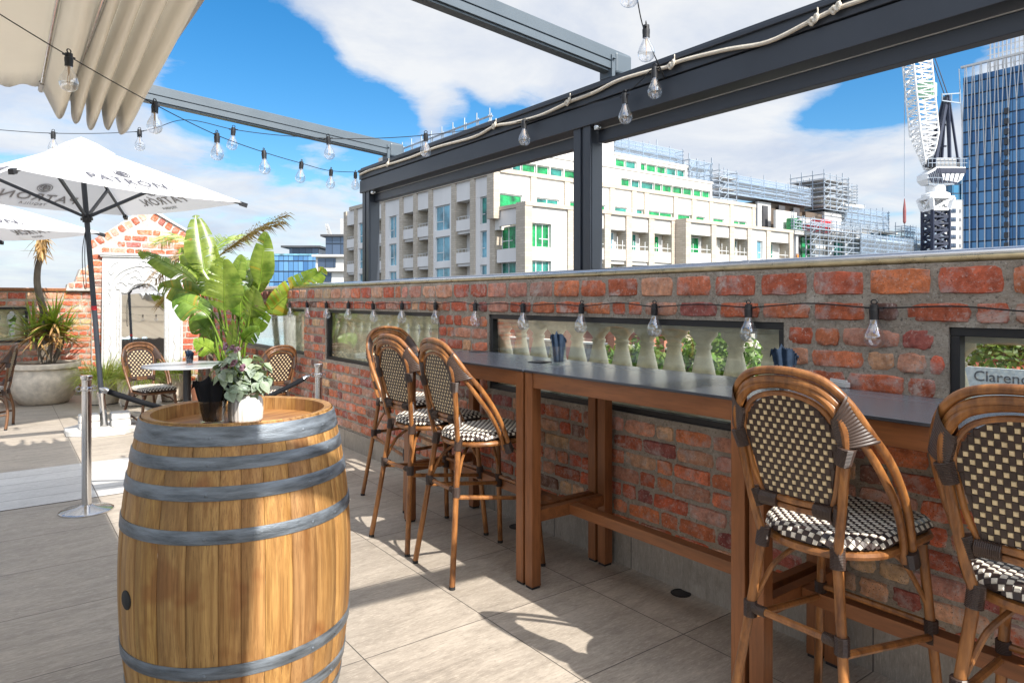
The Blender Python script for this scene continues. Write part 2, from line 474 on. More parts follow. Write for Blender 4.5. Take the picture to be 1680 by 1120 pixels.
# ------------------------------------------------------------------ camera, sun, sky
cam = bpy.data.cameras.new('camera'); cam.lens = 24; cam.sensor_width = 36; cam.clip_end = 6000; cam.clip_start = .02
cam.shift_y = -67 / 1680
camo = bpy.data.objects.new('camera', cam); COL.objects.link(camo)
camo.location = (0, 0, CAMZ); camo.rotation_euler = (R(90), 0, -math.atan2(.6, .8))
S.camera = camo
SUN = V((.07, -1.10, 1.0)).normalized()          # towards the sun
sl = bpy.data.lights.new('sun', 'SUN'); sl.energy = 4.4; sl.angle = R(.53); sl.color = (1, .94, .85)
so = bpy.data.objects.new('sun', sl); COL.objects.link(so)
so.rotation_euler = SUN.to_track_quat('Z', 'Y').to_euler()
W = bpy.data.worlds.new('World'); S.world = W; W.use_nodes = True
W.node_tree.nodes.clear(); g = G(W.node_tree)
sky = g.n('ShaderNodeTexSky', sky_type='NISHITA', sun_disc=False, sun_elevation=math.asin(SUN.z), altitude=50, air_density=1.0, dust_density=.6, ozone_density=2.5)
sky.sun_rotation = math.atan2(SUN.x, SUN.y)
hs = g.n('ShaderNodeHueSaturation', {'Hue': .497, 'Saturation': 1.40, 'Value': .86, 'Color': sky.outputs[0]}).outputs[0]
gen = g.n('ShaderNodeTexCoord').outputs['Generated']
sp = g.n('ShaderNodeSeparateXYZ', {0: gen})
zz = g.math('MAXIMUM', sp.outputs[2], .0)
den = g.math('ADD', zz, .16)
pl = g.n('ShaderNodeCombineXYZ', {0: g.math('DIVIDE', sp.outputs[0], den), 1: g.math('DIVIDE', sp.outputs[1], den), 2: 0.0}).outputs[0]
cn = g.noise(pl, 1.35, 12, .60, dist=.35)
cn2 = g.noise(pl, .42, 3, .5)
cov = g.math('ADD', g.math('MULTIPLY', cn, 1.55), g.math('MULTIPLY', cn2, .30))
def blob(px, py, sharp, amt):
    """thin (-) or thicken (+) the cloud round one bearing of the sky"""
    d = ray(px, py).normalized()
    dt = g.n('ShaderNodeVectorMath', {0: gen, 1: d}, operation='DOT_PRODUCT').outputs[1]
    f = g.n('ShaderNodeMapRange', {0: dt, 1: 1 - sharp, 2: 1.0, 3: 0.0, 4: 1.0}, interpolation_type='SMOOTHERSTEP').outputs[0]
    return g.math('MULTIPLY', f, amt * .85)
cov = g.math('ADD', cov, -.28)
for b in ((395, 95, .012, -.50), (520, 175, .012, -.46), (680, 190, .008, -.42), (800, 200, .005, -.36), (895, 115, .002, -.25), (1400, 130, .006, -.36), (1490, 120, .004, -.25), (1210, 335, .002, -.3),
          (560, 10, .012, .40), (720, 55, .012, .42), (860, 40, .010, .36), (1000, 60, .015, .30), (1150, 80, .02, .25), (1250, 240, .03, .2), (735, 195, .0012, .40), (120, 260, .04, .04), (350, 285, .02, .08)):
    cov = g.math('ADD', cov, blob(*b))
mask = g.ramp(cov, [(.46, 0), (.55, .42), (.63, .8), (.78, 1)])
shade = g.noise(pl, 1.7, 8, .62, dist=.4)
cl = g.mix(g.ramp(shade, [(.34, 0), (.62, 1)]), (3.15, 3.45, 4.05), (4.45, 4.5, 4.55))
skyc = g.mix(g.math('MULTIPLY', mask, .94), hs, cl)
low = g.ramp(sp.outputs[2], [(0.0, 1), (.16, .0)])
skyc = g.mix(g.math('MULTIPLY', low, .42), skyc, (3.0, 3.6, 4.4))
# the half of the sky round the sun is far brighter than the half away from it
sd_ = g.n('ShaderNodeVectorMath', {0: gen, 1: SUN}, operation='DOT_PRODUCT').outputs[1]
boost = g.n('ShaderNodeMapRange', {0: sd_, 1: -.05, 2: .95, 3: 1.0, 4: 2.9}, interpolation_type='SMOOTHSTEP').outputs[0]
warm = g.mix(g.n('ShaderNodeMapRange', {0: sd_, 1: 0.0, 2: .9}).outputs[0], (1, 1, 1), (1.06, 1.0, .90))
skyc = g.n('ShaderNodeVectorMath', {0: g.mix(1.0, skyc, warm, 'MULTIPLY'), 3: boost}, operation='SCALE').outputs[0]
bg = g.n('ShaderNodeBackground', {0: skyc, 1: .115})
g.n('ShaderNodeOutputWorld', {0: bg})
S.view_settings.view_transform = 'Standard'; S.view_settings.look = 'None'; S.view_settings.gamma = 1; S.view_settings.exposure = .88
S.cycles.use_denoising = True
S.cycles.max_bounces = 8; S.cycles.transparent_max_bounces = 24; S.cycles.caustics_reflective = False; S.cycles.caustics_refractive = False
S.cycles.sample_clamp_indirect = 6

# ------------------------------------------------------------------ terrace floor and the street below
WX = 2.75; BY = 12.4
mb = MB(); mb.box(-9, WX + .02, -9, BY + .02, -.3, 0); o = mb.build('terrace_floor', MT['tile']); tag(o, kind='structure')
mb = MB(); mb.box(-9, 1.18, 5.87, 7.17, .0005, .004); o = mb.build('pale_floor_strip', MT['pale_tile']); tag(o, kind='structure')
mb = MB(); mb.box(-9, WX + .3, -9, BY + .3, -9, -.31); mb.box(-9, WX + .3, -8.6, -8.2, .001, 3.5); o = mb.build('venue_building', MT['b_brown'])
tag(o, 'grey rendered building that carries the roof terrace', 'building')
mb = MB(); n = 64; mb.add([(2500 * math.cos(2 * PI * k / n), 2500 * math.sin(2 * PI * k / n), -9) for k in range(n)], [tuple(range(n))])
o = mb.build('street', MT['asphalt']); tag(o, kind='structure')

# ------------------------------------------------------------------ brickwork
BC = [((.36, .085, .04), 5), ((.41, .13, .06), 5), ((.36, .17, .115), 4.5), ((.22, .065, .055), 1.6), ((.42, .25, .15), 1.6), ((.31, .075, .038), 3.5), ((.15, .075, .055), .6), ((.38, .20, .14), 2)]
def brick_col(rng):
    c = rng.choices([b[0] for b in BC], [b[1] for b in BC])[0]
    k = rng.uniform(1.2, 1.75)
    return tuple(x * k * rng.uniform(.93, 1.07) for x in c)
def one_brick(mb, rng, fn, u0, u1, v0, v1, proud=.007, rough=.0022):
    w = u1 - u0; h = v1 - v0
    eu = min(.008, w * .2); ev = min(.0075, h * .2)
    us = [u0, u0 + eu, u0 + w * .3, u0 + w * .5, u0 + w * .72, u1 - eu, u1]
    vs = [v0, v0 + ev, v0 + h * .35, v0 + h * .65, v1 - ev, v1]
    P = []
    pr = proud + rng.uniform(-.003, .004); tu = rng.uniform(-.003, .003); tv = rng.uniform(-.002, .002)
    for j, v in enumerate(vs):
        row = []
        for i, u in enumerate(us):
            edge = (i in (0, 6)) or (j in (0, 5))
            corner = (i in (0, 1, 5, 6)) and (j in (0, 1, 4, 5))
            d = -.006 if edge else pr + tu * (u - u0) / w + tv * (v - v0) / h + rng.uniform(-rough, rough)
            if corner and not edge: d -= rng.uniform(0, .009) if rng.random() < .5 else 0
            ju = rng.uniform(-.0045, .0045); jv = rng.uniform(-.0042, .0042)
            if corner:
                ju += .003 * (1 if i < 3 else -1); jv += .002 * (1 if j < 2 else -1)
            row.append(fn(u + ju, v + jv, d))
        P.append(row)
    mb.col = brick_col(rng); mb.grid(P)
def brick_courses(mb, rng, fn, u0, u1, courses, holes=(), clip=None, joint=(.003, .011), lens=(.215, .225), mixhead=.35):
    for ci, (za, zb) in enumerate(courses):
        zc = (za + zb) / 2
        u = u0 - rng.uniform(0, .2)
        while u < u1:
            L = rng.uniform(*lens) if rng.random() > mixhead else rng.uniform(.10, .118)
            a, b = u, u + L
            u = b + rng.uniform(*joint)
            segs = [(max(a, u0), min(b, u1))]
            for (ha, hb, hz0, hz1) in holes:
                if zb > hz0 + .004 and za < hz1 - .004:
                    ns = []
                    for (p, q) in segs:
                        if q <= ha or p >= hb: ns.append((p, q))
                        else:
                            if p < ha: ns.append((p, ha))
                            if q > hb: ns.append((hb, q))
                    segs = ns
            for (p, q) in segs:
                if q - p < .035: continue
                if clip and not (clip(p + .01, zc) and clip(q - .01, zc)): continue
                one_brick(mb, rng, fn, p, q, za + rng.uniform(0, .003), zb - rng.uniform(0, .003))
def course_list(z0, z1, pitch, h):
    r = []; z = z1
    while z - h > z0:
        r.append((z - h, z)); z -= pitch
    return r
WZ0, WZ1 = .834, 1.354                                  # window sill and head
WIN = [(-1.26, 1.03), (1.68, 3.94), (4.62, 6.94), (7.58, 9.90)]
Y0, Y1 = -2.2, BY
rng = random.Random(11)
wall = thing('brick_wall', 'long old red brick parapet wall with four black framed windows behind the bar tables', 'wall', (WX, 0, 0))
mb = MB()
mb.box(0, .3, Y0, Y1, 0, WZ0); mb.box(0, .3, Y0, Y1, WZ1, 1.588)
ys = [Y0] + [w for p in WIN for w in p] + [Y1]
for i in range(0, len(ys), 2): mb.box(0, .10, ys[i], ys[i + 1], WZ0, WZ1)
mb.build('mortar_bed', MT['mortar'], wall)
mb = MB()
fnR = lambda u, v, d: V((-d, u, v))                    # wall faces -X; u runs along +Y
fnRf = lambda u, v, d: V((-d, u, v))
holes = [(a - .012, b + .012, WZ0 - .012, WZ1 + .006) for a, b in WIN]
brick_courses(mb, rng, fnR, Y0, Y1, [(1.470, 1.574)], lens=(.205, .23), mixhead=.12, joint=(.016, .026))
brick_courses(mb, rng, fnR, Y0, Y1, [(1.368, 1.446)], lens=(.21, .23), mixhead=.25, joint=(.012, .022))
brick_courses(mb, rng, fnR, Y0, Y1, course_list(.176, 1.342, .0895, .0805), holes, mixhead=.5)
# reverse faces (u,v handedness) so that bricks face outwards
mb.f = [list(reversed(f)) for f in mb.f]
mb.build('brickwork', MT['brick'], wall, smooth=True, angle=50)
mb = MB(); mb.box(-.016, -.0005, Y0, Y1 - .02, 0, .172); mb.build('skirting', MT['skirt'], wall)
for (a, b) in WIN:
    f = MB(); t = .032
    x0, x1 = .012, .062
    f.box(x0, x1, a, b, WZ0, WZ0 + t); f.box(x0, x1, a, b, WZ1 - t, WZ1)
    f.box(x0, x1, a, a + t, WZ0 + t, WZ1 - t); f.box(x0, x1, b - t, b, WZ0 + t, WZ1 - t)
    w = f.build('window', MT['black'], wall, bevel=.003)
    p = MB(); p.box(.034, .040, a + t - .004, b - t + .004, WZ0 + t - .004, WZ1 - t + .004); p.build('pane', MT['pane'], w)
def balustrade(lab, n, pos, span, axis, ys_=None):
    """stone balusters between rails, out beyond a window"""
    t = thing('stone_balustrade', lab, 'balustrade', pos, 0, 'stone balustrades behind the parapet windows')
    mk = lambda a0, a1, b0, b1, z0, z1: (a0, a1, b0, b1, z0, z1) if axis == 'y' else (b0, b1, a0, a1, z0, z1)
    b = MB(); b.box(*mk(-.085, .085, -span / 2, span / 2, WZ0 + .004, WZ0 + .072)); b.build('bottom_rail', MT['stone'], t, bevel=.008)
    b = MB(); b.box(*mk(-.085, .085, -span / 2, span / 2, WZ1 - .062, WZ1 - .004)); b.build('top_rail', MT['stone'], t, bevel=.008)
    prof = [(.070, 0), (.070, .03), (.055, .036), (.060, .055), (.066, .10), (.064, .15), (.054, .20), (.043, .25), (.035, .285), (.044, .295), (.044, .308), (.036, .314), (.042, .33), (.060, .352), (.072, .362), (.072, .386)]
    base = MB(); base.lathe(prof, 20)
    proto = None
    for k in range(n):
        y = ys_[k] if ys_ else -span / 2 + span * (k + .5) / n
        loc = (0, y, WZ0 + .07) if axis == 'y' else (y, 0, WZ0 + .07)
        if proto is None:
            proto = base.build('baluster', MT['stone'], t, smooth=True, loc=loc, angle=60)
        else:
            c = proto.copy(); COL.objects.link(c); c.parent = t; c.location = loc
labs = ['stone balusters seen through the window with lettered board outside', 'stone balusters seen through the long window behind the two glasses', 'stone balusters behind the window beside the three left stools', 'stone balusters behind the farthest side window by the big leaved plant']
cuts = [-1.9, 1.355, 4.28, 7.22, 10.4]
for i, lb in enumerate(labs):
    a, b = cuts[i] + .002, cuts[i + 1] - .002; c_ = (a + b) / 2
    yy = [1.088 + .196 * k for k in range(-20, 50)]; yy = [y - c_ for y in yy if a + .02 < y < b - .02 and not .87 < y < .91]
    balustrade(lb, len(yy), (WX + .205, c_, 0), b - a, 'y', yy)
# two hand rails on the wall top
rail = thing('hand_rail', 'pair of steel and brass tubes running along the top of the brick wall', 'rail', (WX + .07, 0, 1.588))
m1 = MB(); m1.tube([(.03, y, .030) for y in (Y0, 2, 6, Y1)], .024, 16); m1.build('steel_tube', MT['steel'], rail, smooth=True)
m1 = MB(); m1.tube([(-.028, y, .015) for y in (Y0, 2, 6, Y1)], .015, 12); m1.build('brass_tube', MT['brass'], rail, smooth=True)
for y in (.35, 1.93, 3.5, 5.2, 7.4, 9.6):
    c = MB(); c.tube([(.03, y - .02, .030), (.03, y + .02, .030)], .0258, 16); c.box(.02, .04, y - .012, y + .012, .0, .008); c.build('clamp', MT['steel'], rail, smooth=True)

# ------------------------------------------------------------------ back wall with gable
rng = random.Random(5)
back = thing('back_brick_wall', 'low red brick wall with black framed window behind the pots', 'wall', (0, BY, 0))
BW = (-1.95, .33)
mb = MB(); mb.box(-6, WX - .001, 0, .3, 0, WZ0); mb.box(-6, WX - .001, 0, .3, WZ1, 1.588)
mb.box(-6, BW[0], 0, .3, WZ0, WZ1); mb.box(BW[1], WX - .001, 0, .3, WZ0, WZ1)
mb.build('mortar_bed', MT['mortar'], back)
mb = MB(); fnB = lambda u, v, d: V((u, -d, v))
hb = [(BW[0] - .012, BW[1] + .012, WZ0 - .012, WZ1 + .006)]
brick_courses(mb, rng, fnB, -4, WX - .01, [(1.470, 1.574)], mixhead=.12); brick_courses(mb, rng, fnB, -4, WX - .01, [(1.368, 1.446)])
brick_courses(mb, rng, fnB, -4, WX - .01, course_list(.01, 1.342, .0905, .0745), hb)
mb.build('brickwork', MT['brick'], back, smooth=True, angle=50)
mb = MB(); mb.box(-6, WX - .003, -.03, .28, 1.590, 1.64); mb.build('coping', MT['table_wood'], back, bevel=.006)
f = MB(); t = .034
f.box(BW[0], BW[1], .012, .062, WZ0, WZ0 + t); f.box(BW[0], BW[1], .012, .062, WZ1 - t, WZ1); f.box(BW[0], BW[0] + t, .012, .062, WZ0 + t, WZ1 - t); f.box(BW[1] - t, BW[1], .012, .062, WZ0 + t, WZ1 - t)
w = f.build('window', MT['black'], back, bevel=.003)
p = MB(); p.box(BW[0] + .03, BW[1] - .03, .034, .040, WZ0 + .03, WZ1 - .03); p.build('pane', MT['pane'], w)
balustrade('stone balusters seen through the window in the low back wall', 12, ((BW[0] + BW[1]) / 2, BY + .195, 0), BW[1] - BW[0] - .004, 'x')
# gable: 8 cm proud of the low wall
GX0, GX1, GP, GZS, GZP = 1.13, 2.66, 1.92, 2.36, 2.92
gab = thing('brick_gable', 'tall sunlit brick gable with sloping top behind the ornate mirror', 'wall', (0, BY - .08, 0))
def gz(x): return GZS + (GZP - GZS) * (x - GX0) / (GP - GX0) if x < GP else GZP + (GZS + .1 - GZP) * (x - GP) / (GX1 - GP)
poly = [(GX0, 0), (GX1, 0), (GX1, GZS + .1), (GP + .14, GZP - .02), (GP, GZP), (GP - .14, GZP - .04), (GX0, GZS), (GX0, 2.0), (.98, 1.93), (.92, 1.74), (.82, 1.70), (.80, 1.60), (GX0, 1.60)]
mb = MB(); mb.prism(poly, (0, .34), lambda u, v, d: V((u, d, v))); mb.build('mortar_bed', MT['mortar_pale'], gab)
mb = MB(); fnG = lambda u, v, d: V((u, -d, v))
brick_courses(mb, rng, fnG, GX0 + .004, GX1, course_list(.01, 2.90, .104, .088), clip=lambda u, z: z + .17 < gz(u) or z < 2.22, mixhead=.3)
for (za_, zb_, ua_) in ((1.64, 1.72, .83), (1.74, 1.82, .93), (1.84, 1.92, .98), (1.94, 2.0, 1.07)): brick_courses(mb, rng, fnG, ua_, GX0 - .006, [(za_, zb_)], mixhead=.3)
# raking bricks along both slopes
for (xa, za, xb, zb, k) in ((GX0 + .01, GZS - .13, GP, GZP - .16, 8), (GP, GZP - .16, GX1 - .02, GZS - .04, 7)):
    d = V((xb - xa, zb - za)); L = d.length; d /= L; nn = V((-d.y, d.x))
    for q in range(k):
        a0 = L * q / k + .008; a1 = L * (q + 1) / k - .012
        fnS = lambda u, v, dd, d=d, nn=nn, xa=xa, za=za: V((xa + d.x * u + nn.x * v, -dd, za + d.y * u + nn.y * v))
        one_brick(mb, rng, fnS, a0, a1, .01, .13)
mb.build('brickwork', MT['brick_pale'], gab, smooth=True, angle=50)
# pale flashing on the right slope
mb = MB(); mb.bar((GP - .02, .15, GZP + .02), (GX1 + .05, .15, GZS + .12), .38, .03); mb.build('flashing', MT['white'], gab, bevel=.004)

# ------------------------------------------------------------------ ornate mirror
mir = thing('ornate_mirror', 'tall white carved mirror with arched glass leaning on the brick gable', 'mirror', (1.795, BY - .36, 0))
mir.rotation_euler = (R(-5), 0, R(-10.5))
HW = .56; IW = .295; TH = .085
fn = lambda u, v, d: V((u, -d, v))
mb = MB()
mb.prism([(-HW, .04), (-IW, .04), (-IW, 1.56), (-HW, 1.56)], (0, .045), fn)
mb.prism([(IW, .04), (HW, .04), (HW, 1.56), (IW, 1.56)], (0, .045), fn)
mb.prism([(-IW, .04), (IW, .04), (IW, .22), (-IW, .22)], (0, .045), fn)
arch = [(-IW, 1.56), (-IW + .07, 1.555), (-.19, 1.60), (-.12, 1.68), (-.05, 1.705), (.05, 1.705), (.12, 1.68), (.19, 1.60), (IW - .07, 1.555), (IW, 1.56)]
top = [(-HW, 1.56)] + arch + [(HW, 1.56), (HW, 2.13), (-HW, 2.13)]
# header as strips so that the arch stays open
hx = [-HW] + [a[0] for a in arch] + [HW]; hz = [1.56] + [a[1] for a in arch] + [1.56]
for i in range(len(hx) - 1):
    mb.prism([(hx[i], hz[i]), (hx[i + 1], hz[i + 1]), (hx[i + 1], 2.13), (hx[i], 2.13)], (0, .045), fn)
fr = mb.build('frame', MT['aged_white'], mir)
mb = MB(); mb.box(-HW - .03, HW + .03, -.075, .02, 2.131, 2.155); mb.box(-HW - .05, HW + .05, -.095, .02, 2.156, 2.19); mb.build('cornice', MT['aged_white'], mir, bevel=.006)
mb = MB(); mb.box(-IW - .02, IW + .02, -.012, -.006, .2, 1.72); mb.build('mirror_glass', MT['mirror'], mir)
cv = MB()
def ct(pts, r): cv.tube([V((p[0], -.05, p[1])) for p in cat([(a, b, 0) for a, b in pts], 6)] if False else [V((q.x, -.05, q.y)) for q in cat([(a, b, 0) for a, b in pts], 6)], r, 8)
ct([(-IW - .02, .1)] + [(-IW - .02, 1.5)] + [(a[0] * 1.05, a[1] + .02) for a in arch] + [(IW + .02, 1.5), (IW + .02, .1)], .016)
for s in (-1, 1):
    ct([(s * .53, .1), (s * .53, 1.2), (s * .53, 2.06)], .012)
    ct([(s * .36, .1), (s * .36, 1.0), (s * .36, 1.5)], .008)
    ct([(s * .46, 1.62), (s * .40, 1.80), (s * .28, 1.92), (s * .12, 1.99), (0, 2.0)], .016)
    ct([(s * .02, 1.76), (s * .10, 1.83), (s * .19, 1.80), (s * .20, 1.73), (s * .14, 1.72), (s * .13, 1.77)], .013)
    ct([(s * .22, 1.68), (s * .30, 1.74), (s * .37, 1.70), (s * .36, 1.63), (s * .31, 1.64)], .012)
    ct([(s * .03, 1.88), (s * .10, 1.93), (s * .18, 1.89), (s * .25, 1.86), (s * .32, 1.78)], .010)
    ct([(s * .35, 2.06), (s * .43, 2.0), (s * .47, 1.92), (s * .44, 1.86), (s * .40, 1.90)], .011)
    ct([(s * .46, 1.40), (s * .44, 1.50), (s * .47, 1.58), (s * .43, 1.66), (s * .48, 1.74)], .012)
    ct([(s * .445, .5), (s * .43, .62), (s * .46, .72), (s * .43, .82), (s * .45, .92)], .010)
    for k in range(9):
        cv.lathe([(.0, -.012), (.011, -.006), (.013, 0), (.011, .006), (0, .012)], 8, (s * (.33 + .0 * k), -.047, .3 + k * .12))
ct([(-.05, 2.04), (0, 2.08), (.05, 2.04), (0, 1.98), (-.05, 2.04)], .013)
for k in range(7):
    a = PI * (k / 6)
    ct([(0, 1.76), (.05 * math.cos(a), 1.78 + .06 * math.sin(a)), (.10 * math.cos(a), 1.80 + .11 * math.sin(a))], [.004] * 6 + [.010] * 7)
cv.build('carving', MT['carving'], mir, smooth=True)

# ------------------------------------------------------------------ pergola
per = thing('pergola', 'dark grey aluminium pergola frame standing on the brick wall top', 'pergola', (2.9, 0, 1.59))
dz = -1.59
def PX(x): return x - 2.9
mb = MB()
y0, y1 = -3.2, 6.25
mb.box(PX(2.82), PX(2.975), y0, y1, 2.50 + dz, 2.622 + dz)
mb.box(PX(2.835), PX(2.975), y0, y1, 2.622 + dz, 2.630 + dz)
mb.box(PX(2.815), PX(2.975), y0, y1, 2.630 + dz, 2.715 + dz)
mb.box(PX(2.80), PX(2.815), y0, y1, 2.700 + dz, 2.722 + dz)
mb.box(PX(2.83), PX(2.99), y0, y1, 2.722 + dz, 2.745 + dz)
mb.build('gutter_beam', MT['frame'], per, bevel=.003)
mb = MB()
for a, b in ((-3.2, -.08), (.08, 2.99), (3.15, 6.06)): mb.box(PX(2.895), PX(2.955), a, b, 2.405 + dz, 2.478 + dz)
mb.build('lower_rail', MT['frame'], per, bevel=.003)
mb = MB(); mb.box(PX(2.90), PX(2.92), y0, y1, 2.481 + dz, 2.486 + dz); mb.build('seal_strip', MT['white'], per)
for y in (0.0, 3.07, 6.14):
    mb = MB()
    mb.box(-.055, .055, y - .055, y + .055, 0, 2.497 + dz)
    mb.box(-.068, -.056, y - .075, y - .012, .0, 2.60 + dz); mb.box(-.068, -.056, y + .012, y + .075, .0, 2.60 + dz)
    mb.box(-.055, .03, y - .078, y - .0565, 0, 2.40 + dz); mb.box(-.055, .03, y + .0565, y + .078, 0, 2.40 + dz)
    mb.build('post', MT['frame'], per, bevel=.003)
    mb = MB(); mb.box(-.085, .085, y - .10, y + .10, .001, .012)
    for sx in (-.075, -.03): mb.lathe([(.008, .012), (.008, .022), (.004, .026)], 8, (sx, y - .088, 0)); mb.lathe([(.008, .012), (.008, .022), (.004, .026)], 8, (sx, y + .088, 0))
    mb.build('foot_plate', MT['frame'], per)
    mb = MB(); mb.lathe([(.022, 0), (.024, -.012), (.02, -.03), (.012, -.034)], 12, (-.04, y - .11, 2.498 + dz)); mb.build('spot_lamp', MT['steel'], per, smooth=True)
SL = .077
for y in (-.12, 2.86, 5.72):
    mb = MB()
    def zc(x): return 2.745 + .03 + SL * (2.9 - x) + dz
    for (w, h0, h1) in ((.085, .062, .13), (.070, .054, .062), (.085, .012, .054), (.06, 0, .012)):
        vs = []
        for x in (-3.2, 2.97):
            for sy in (-1, 1):
                for h in (h0, h1): vs.append((PX(x), y + sy * w / 2, zc(x) + h))
        mb.add(vs, [(0, 1, 3, 2), (4, 6, 7, 5), (0, 4, 5, 1), (2, 3, 7, 6), (0, 2, 6, 4), (1, 5, 7, 3)])
    cb = mb.build('cross_beam', MT['frame_light'], per, bevel=.002)
    mb = MB(); mb.box(PX(2.86), PX(3.0), y - .05, y + .05, zc(2.9) - .004, zc(2.9) + .126); mb.build('end_cap', MT['frame_light'], per, bevel=.018, seg=3)
    mb = MB(); mb.box(PX(2.83), PX(2.856), y - .052, y + .052, zc(2.9) - .03, zc(2.9) + .10)
    mb.lathe([(.01, 0), (.01, .008)], 8, (PX(2.84), y - .06, zc(2.9) + .07)); mb.build('bracket', MT['frame_light'], per, bevel=.003)
mb = MB(); mb.box(PX(-3.35), PX(-3.2), y0, y1, 3.2 + dz, 3.45 + dz); mb.build('rear_beam', MT['frame'], per, bevel=.004)
for y in (-3, 1.5, 6.0):
    mb = MB(); mb.box(PX(-3.335), PX(-3.215), y - .06, y + .06, -1.59, 3.198 + dz); mb.build('rear_post', MT['frame'], per, bevel=.004)

# ------------------------------------------------------------------ retractable awning cloth, gathered in folds
aw = thing('fabric_awning', 'beige fabric roof awning drawn back into hanging folds at upper left', 'awning', (0, 0, 0))
prof = [(.765, 2.915), (.752, 2.80), (.735, 2.69), (.70, 2.645), (.675, 2.665), (.655, 2.78), (.645, 2.855), (.635, 2.78), (.615, 2.67), (.59, 2.645), (.57, 2.69), (.56, 2.80), (.55, 2.855), (.54, 2.78), (.525, 2.68), (.50, 2.65), (.48, 2.69), (.472, 2.80), (.465, 2.86), (.452, 2.78), (.435, 2.69), (.41, 2.665), (.392, 2.72), (.386, 2.83), (.382, 2.875), (.37, 2.80), (.345, 2.72), (.31, 2.690), (.275, 2.74), (.24, 2.83), (.215, 2.895), (.17, 2.888), (.10, 2.872), (0, 2.862), (-.12, 2.868), (-.24, 2.90), (-.30, 2.93)]
x = -.30
while x > -3.1:
    prof += [(x - .12, 2.90), (x - .28, 2.885 + SL * .3), (x - .45, 2.93), (x - .52, 2.955)]
    x -= .52
    prof = [(a, b) for a, b in prof]
prof = [(a, b if a > -.31 else b + SL * (-.31 - a)) for a, b in prof]
cur = cat([(a, b, 0) for a, b in prof], 4)
rows = []
ny = 32
rg = random.Random(3)
ph = [rg.uniform(-1, 1) for _ in cur]
for j in range(ny + 1):
    y = -4.6 + (5.52 + 4.6) * j / ny
    row = []
    for i, p in enumerate(cur):
        e = max(0, (y - 5.0) / .52)
        wob = .003 * math.sin(y * 1.7 + p.x * 20) + .002 * math.sin(y * 5 + ph[i // 6])
        ye = y + e * .05 * math.sin(p.x * 40)
        lift = min(.17, max(0, (5.3 - y) * .08)) * min(1, max(0, (2.92 - p.y) * 5)); row.append(V((p.x + wob, ye, p.y + .5 * wob - e * e * .015 + lift)))
    rows.append(row)
mb = MB(); mb.grid(rows); mb.build('cloth', MT['awning'], aw, smooth=True, angle=180, solid=.0015)
for x, z in ((.222, 2.872), (.386, 2.845)):
    mb = MB(); mb.tube([(x, -4.5, z), (x, 5.56, z)], .014, 10); mb.build('carrier_rod', MT['steel'], aw, smooth=True)
    mb = MB(); mb.tube([(x, 5.40, z), (x, 5.60, z)], .019, 10); mb.build('rod_sleeve', MT['white'], aw, smooth=True)
mb = MB(); mb.bar((.772, -4.6, 2.905), (.772, 5.53, 2.905), .02, .05); mb.build('front_bar', MT['b_panel'], aw, bevel=.004)
# ------------------------------------------------------------------ festoon lights
def sock_prof(): return [(.006, .052), (.0135, .050), (.0135, .030), (.0155, .028), (.0155, .012), (.0145, .0), (.0145, -.012)]
bulb_prof = [(.0125, -.010), (.013, -.016), (.0165, -.028), (.0235, -.042), (.0305, -.056), (.034, -.070), (.0335, -.082), (.029, -.095), (.020, -.104), (.008, -.108), (0.0, -.1085)]
_ms = MB(); _ms.lathe(sock_prof(), 14); _ms.tube([V((.010 * math.cos(a), 0, .062 + .010 * math.sin(a))) for a in [2 * PI * k / 12 for k in range(12)]], .0025, 6, closed=True)
_ms.tube([(-.03, 0, .036), (.03, 0, .036)], .0045, 6)
_mg = MB(); _mg.lathe(bulb_prof, 18, cap0=False, cap1=False)
_mf = MB(); _mf.tube([(0, 0, -.012), (0, 0, -.035), (.001, 0, -.048)], [.005, .004, .002], 6)
for s in (-1, 1): _mf.tube([(0, 0, -.045), (s * .006, 0, -.05), (s * .005, 0, -.075), (s * .002, 0, -.082)], .0011, 5)
for _m in (_mg, _mf, _ms): _m.v = [(x * 1.16, y * 1.16, z * (1.16 if z < 0 else .88)) for x, y, z in _m.v]
_proto = None
def lamp(parent, p, rz, tilt=(0, 0)):
    global _proto
    if _proto is None:
        s = _ms.build('lamp_socket', MT['black'], parent, smooth=True)
        _mg.build('bulb', MT['glass'], s, smooth=True, angle=180); _mf.build('filament', MT['filament'], s)
        _proto = s
    else:
        s = copy_tree(_proto, parent)
    s.location = V(p) - V((0, 0, .032)); s.rotation_euler = (tilt[0], tilt[1], rz)
def festoon(lab, knots, lamps, r=.0028, sag=0.0):
    t = thing('festoon_lights', lab, 'string lights', (0, 0, 0))
    m = MB(); m.tube(cat(knots, 8), r, 6); m.build('cable', MT['cable'], t, smooth=True)
    rg = random.Random(len(lamps))
    for p, d in lamps: lamp(t, p, math.atan2(d.y, d.x), (rg.uniform(-.08, .08), rg.uniform(-.08, .08)))
    return t
# A: from the far post towards the camera, under the cloth
zs = [2.685, 2.60, 2.549, 2.508, 2.487, 2.51, 2.56, 2.64]
pA = []
for k in range(8):
    z = 6.65 - .591 * k; xc = -1.526 - .0815 * k
    pA.append(V((.6 * z + .8 * xc, .8 * z - .6 * xc, zs[k])))
pA2 = pA + [pA[-1] + (pA[-1] - pA[-2]) * k + V((0, 0, .05 * k)) for k in range(1, 5)]
pA2[0] = V((2.83, 6.2, 2.70))
festoon('festoon of clear bulbs slung from the far post under the beige awning', pA2, [(p, pA[2] - pA[1]) for p in pA])
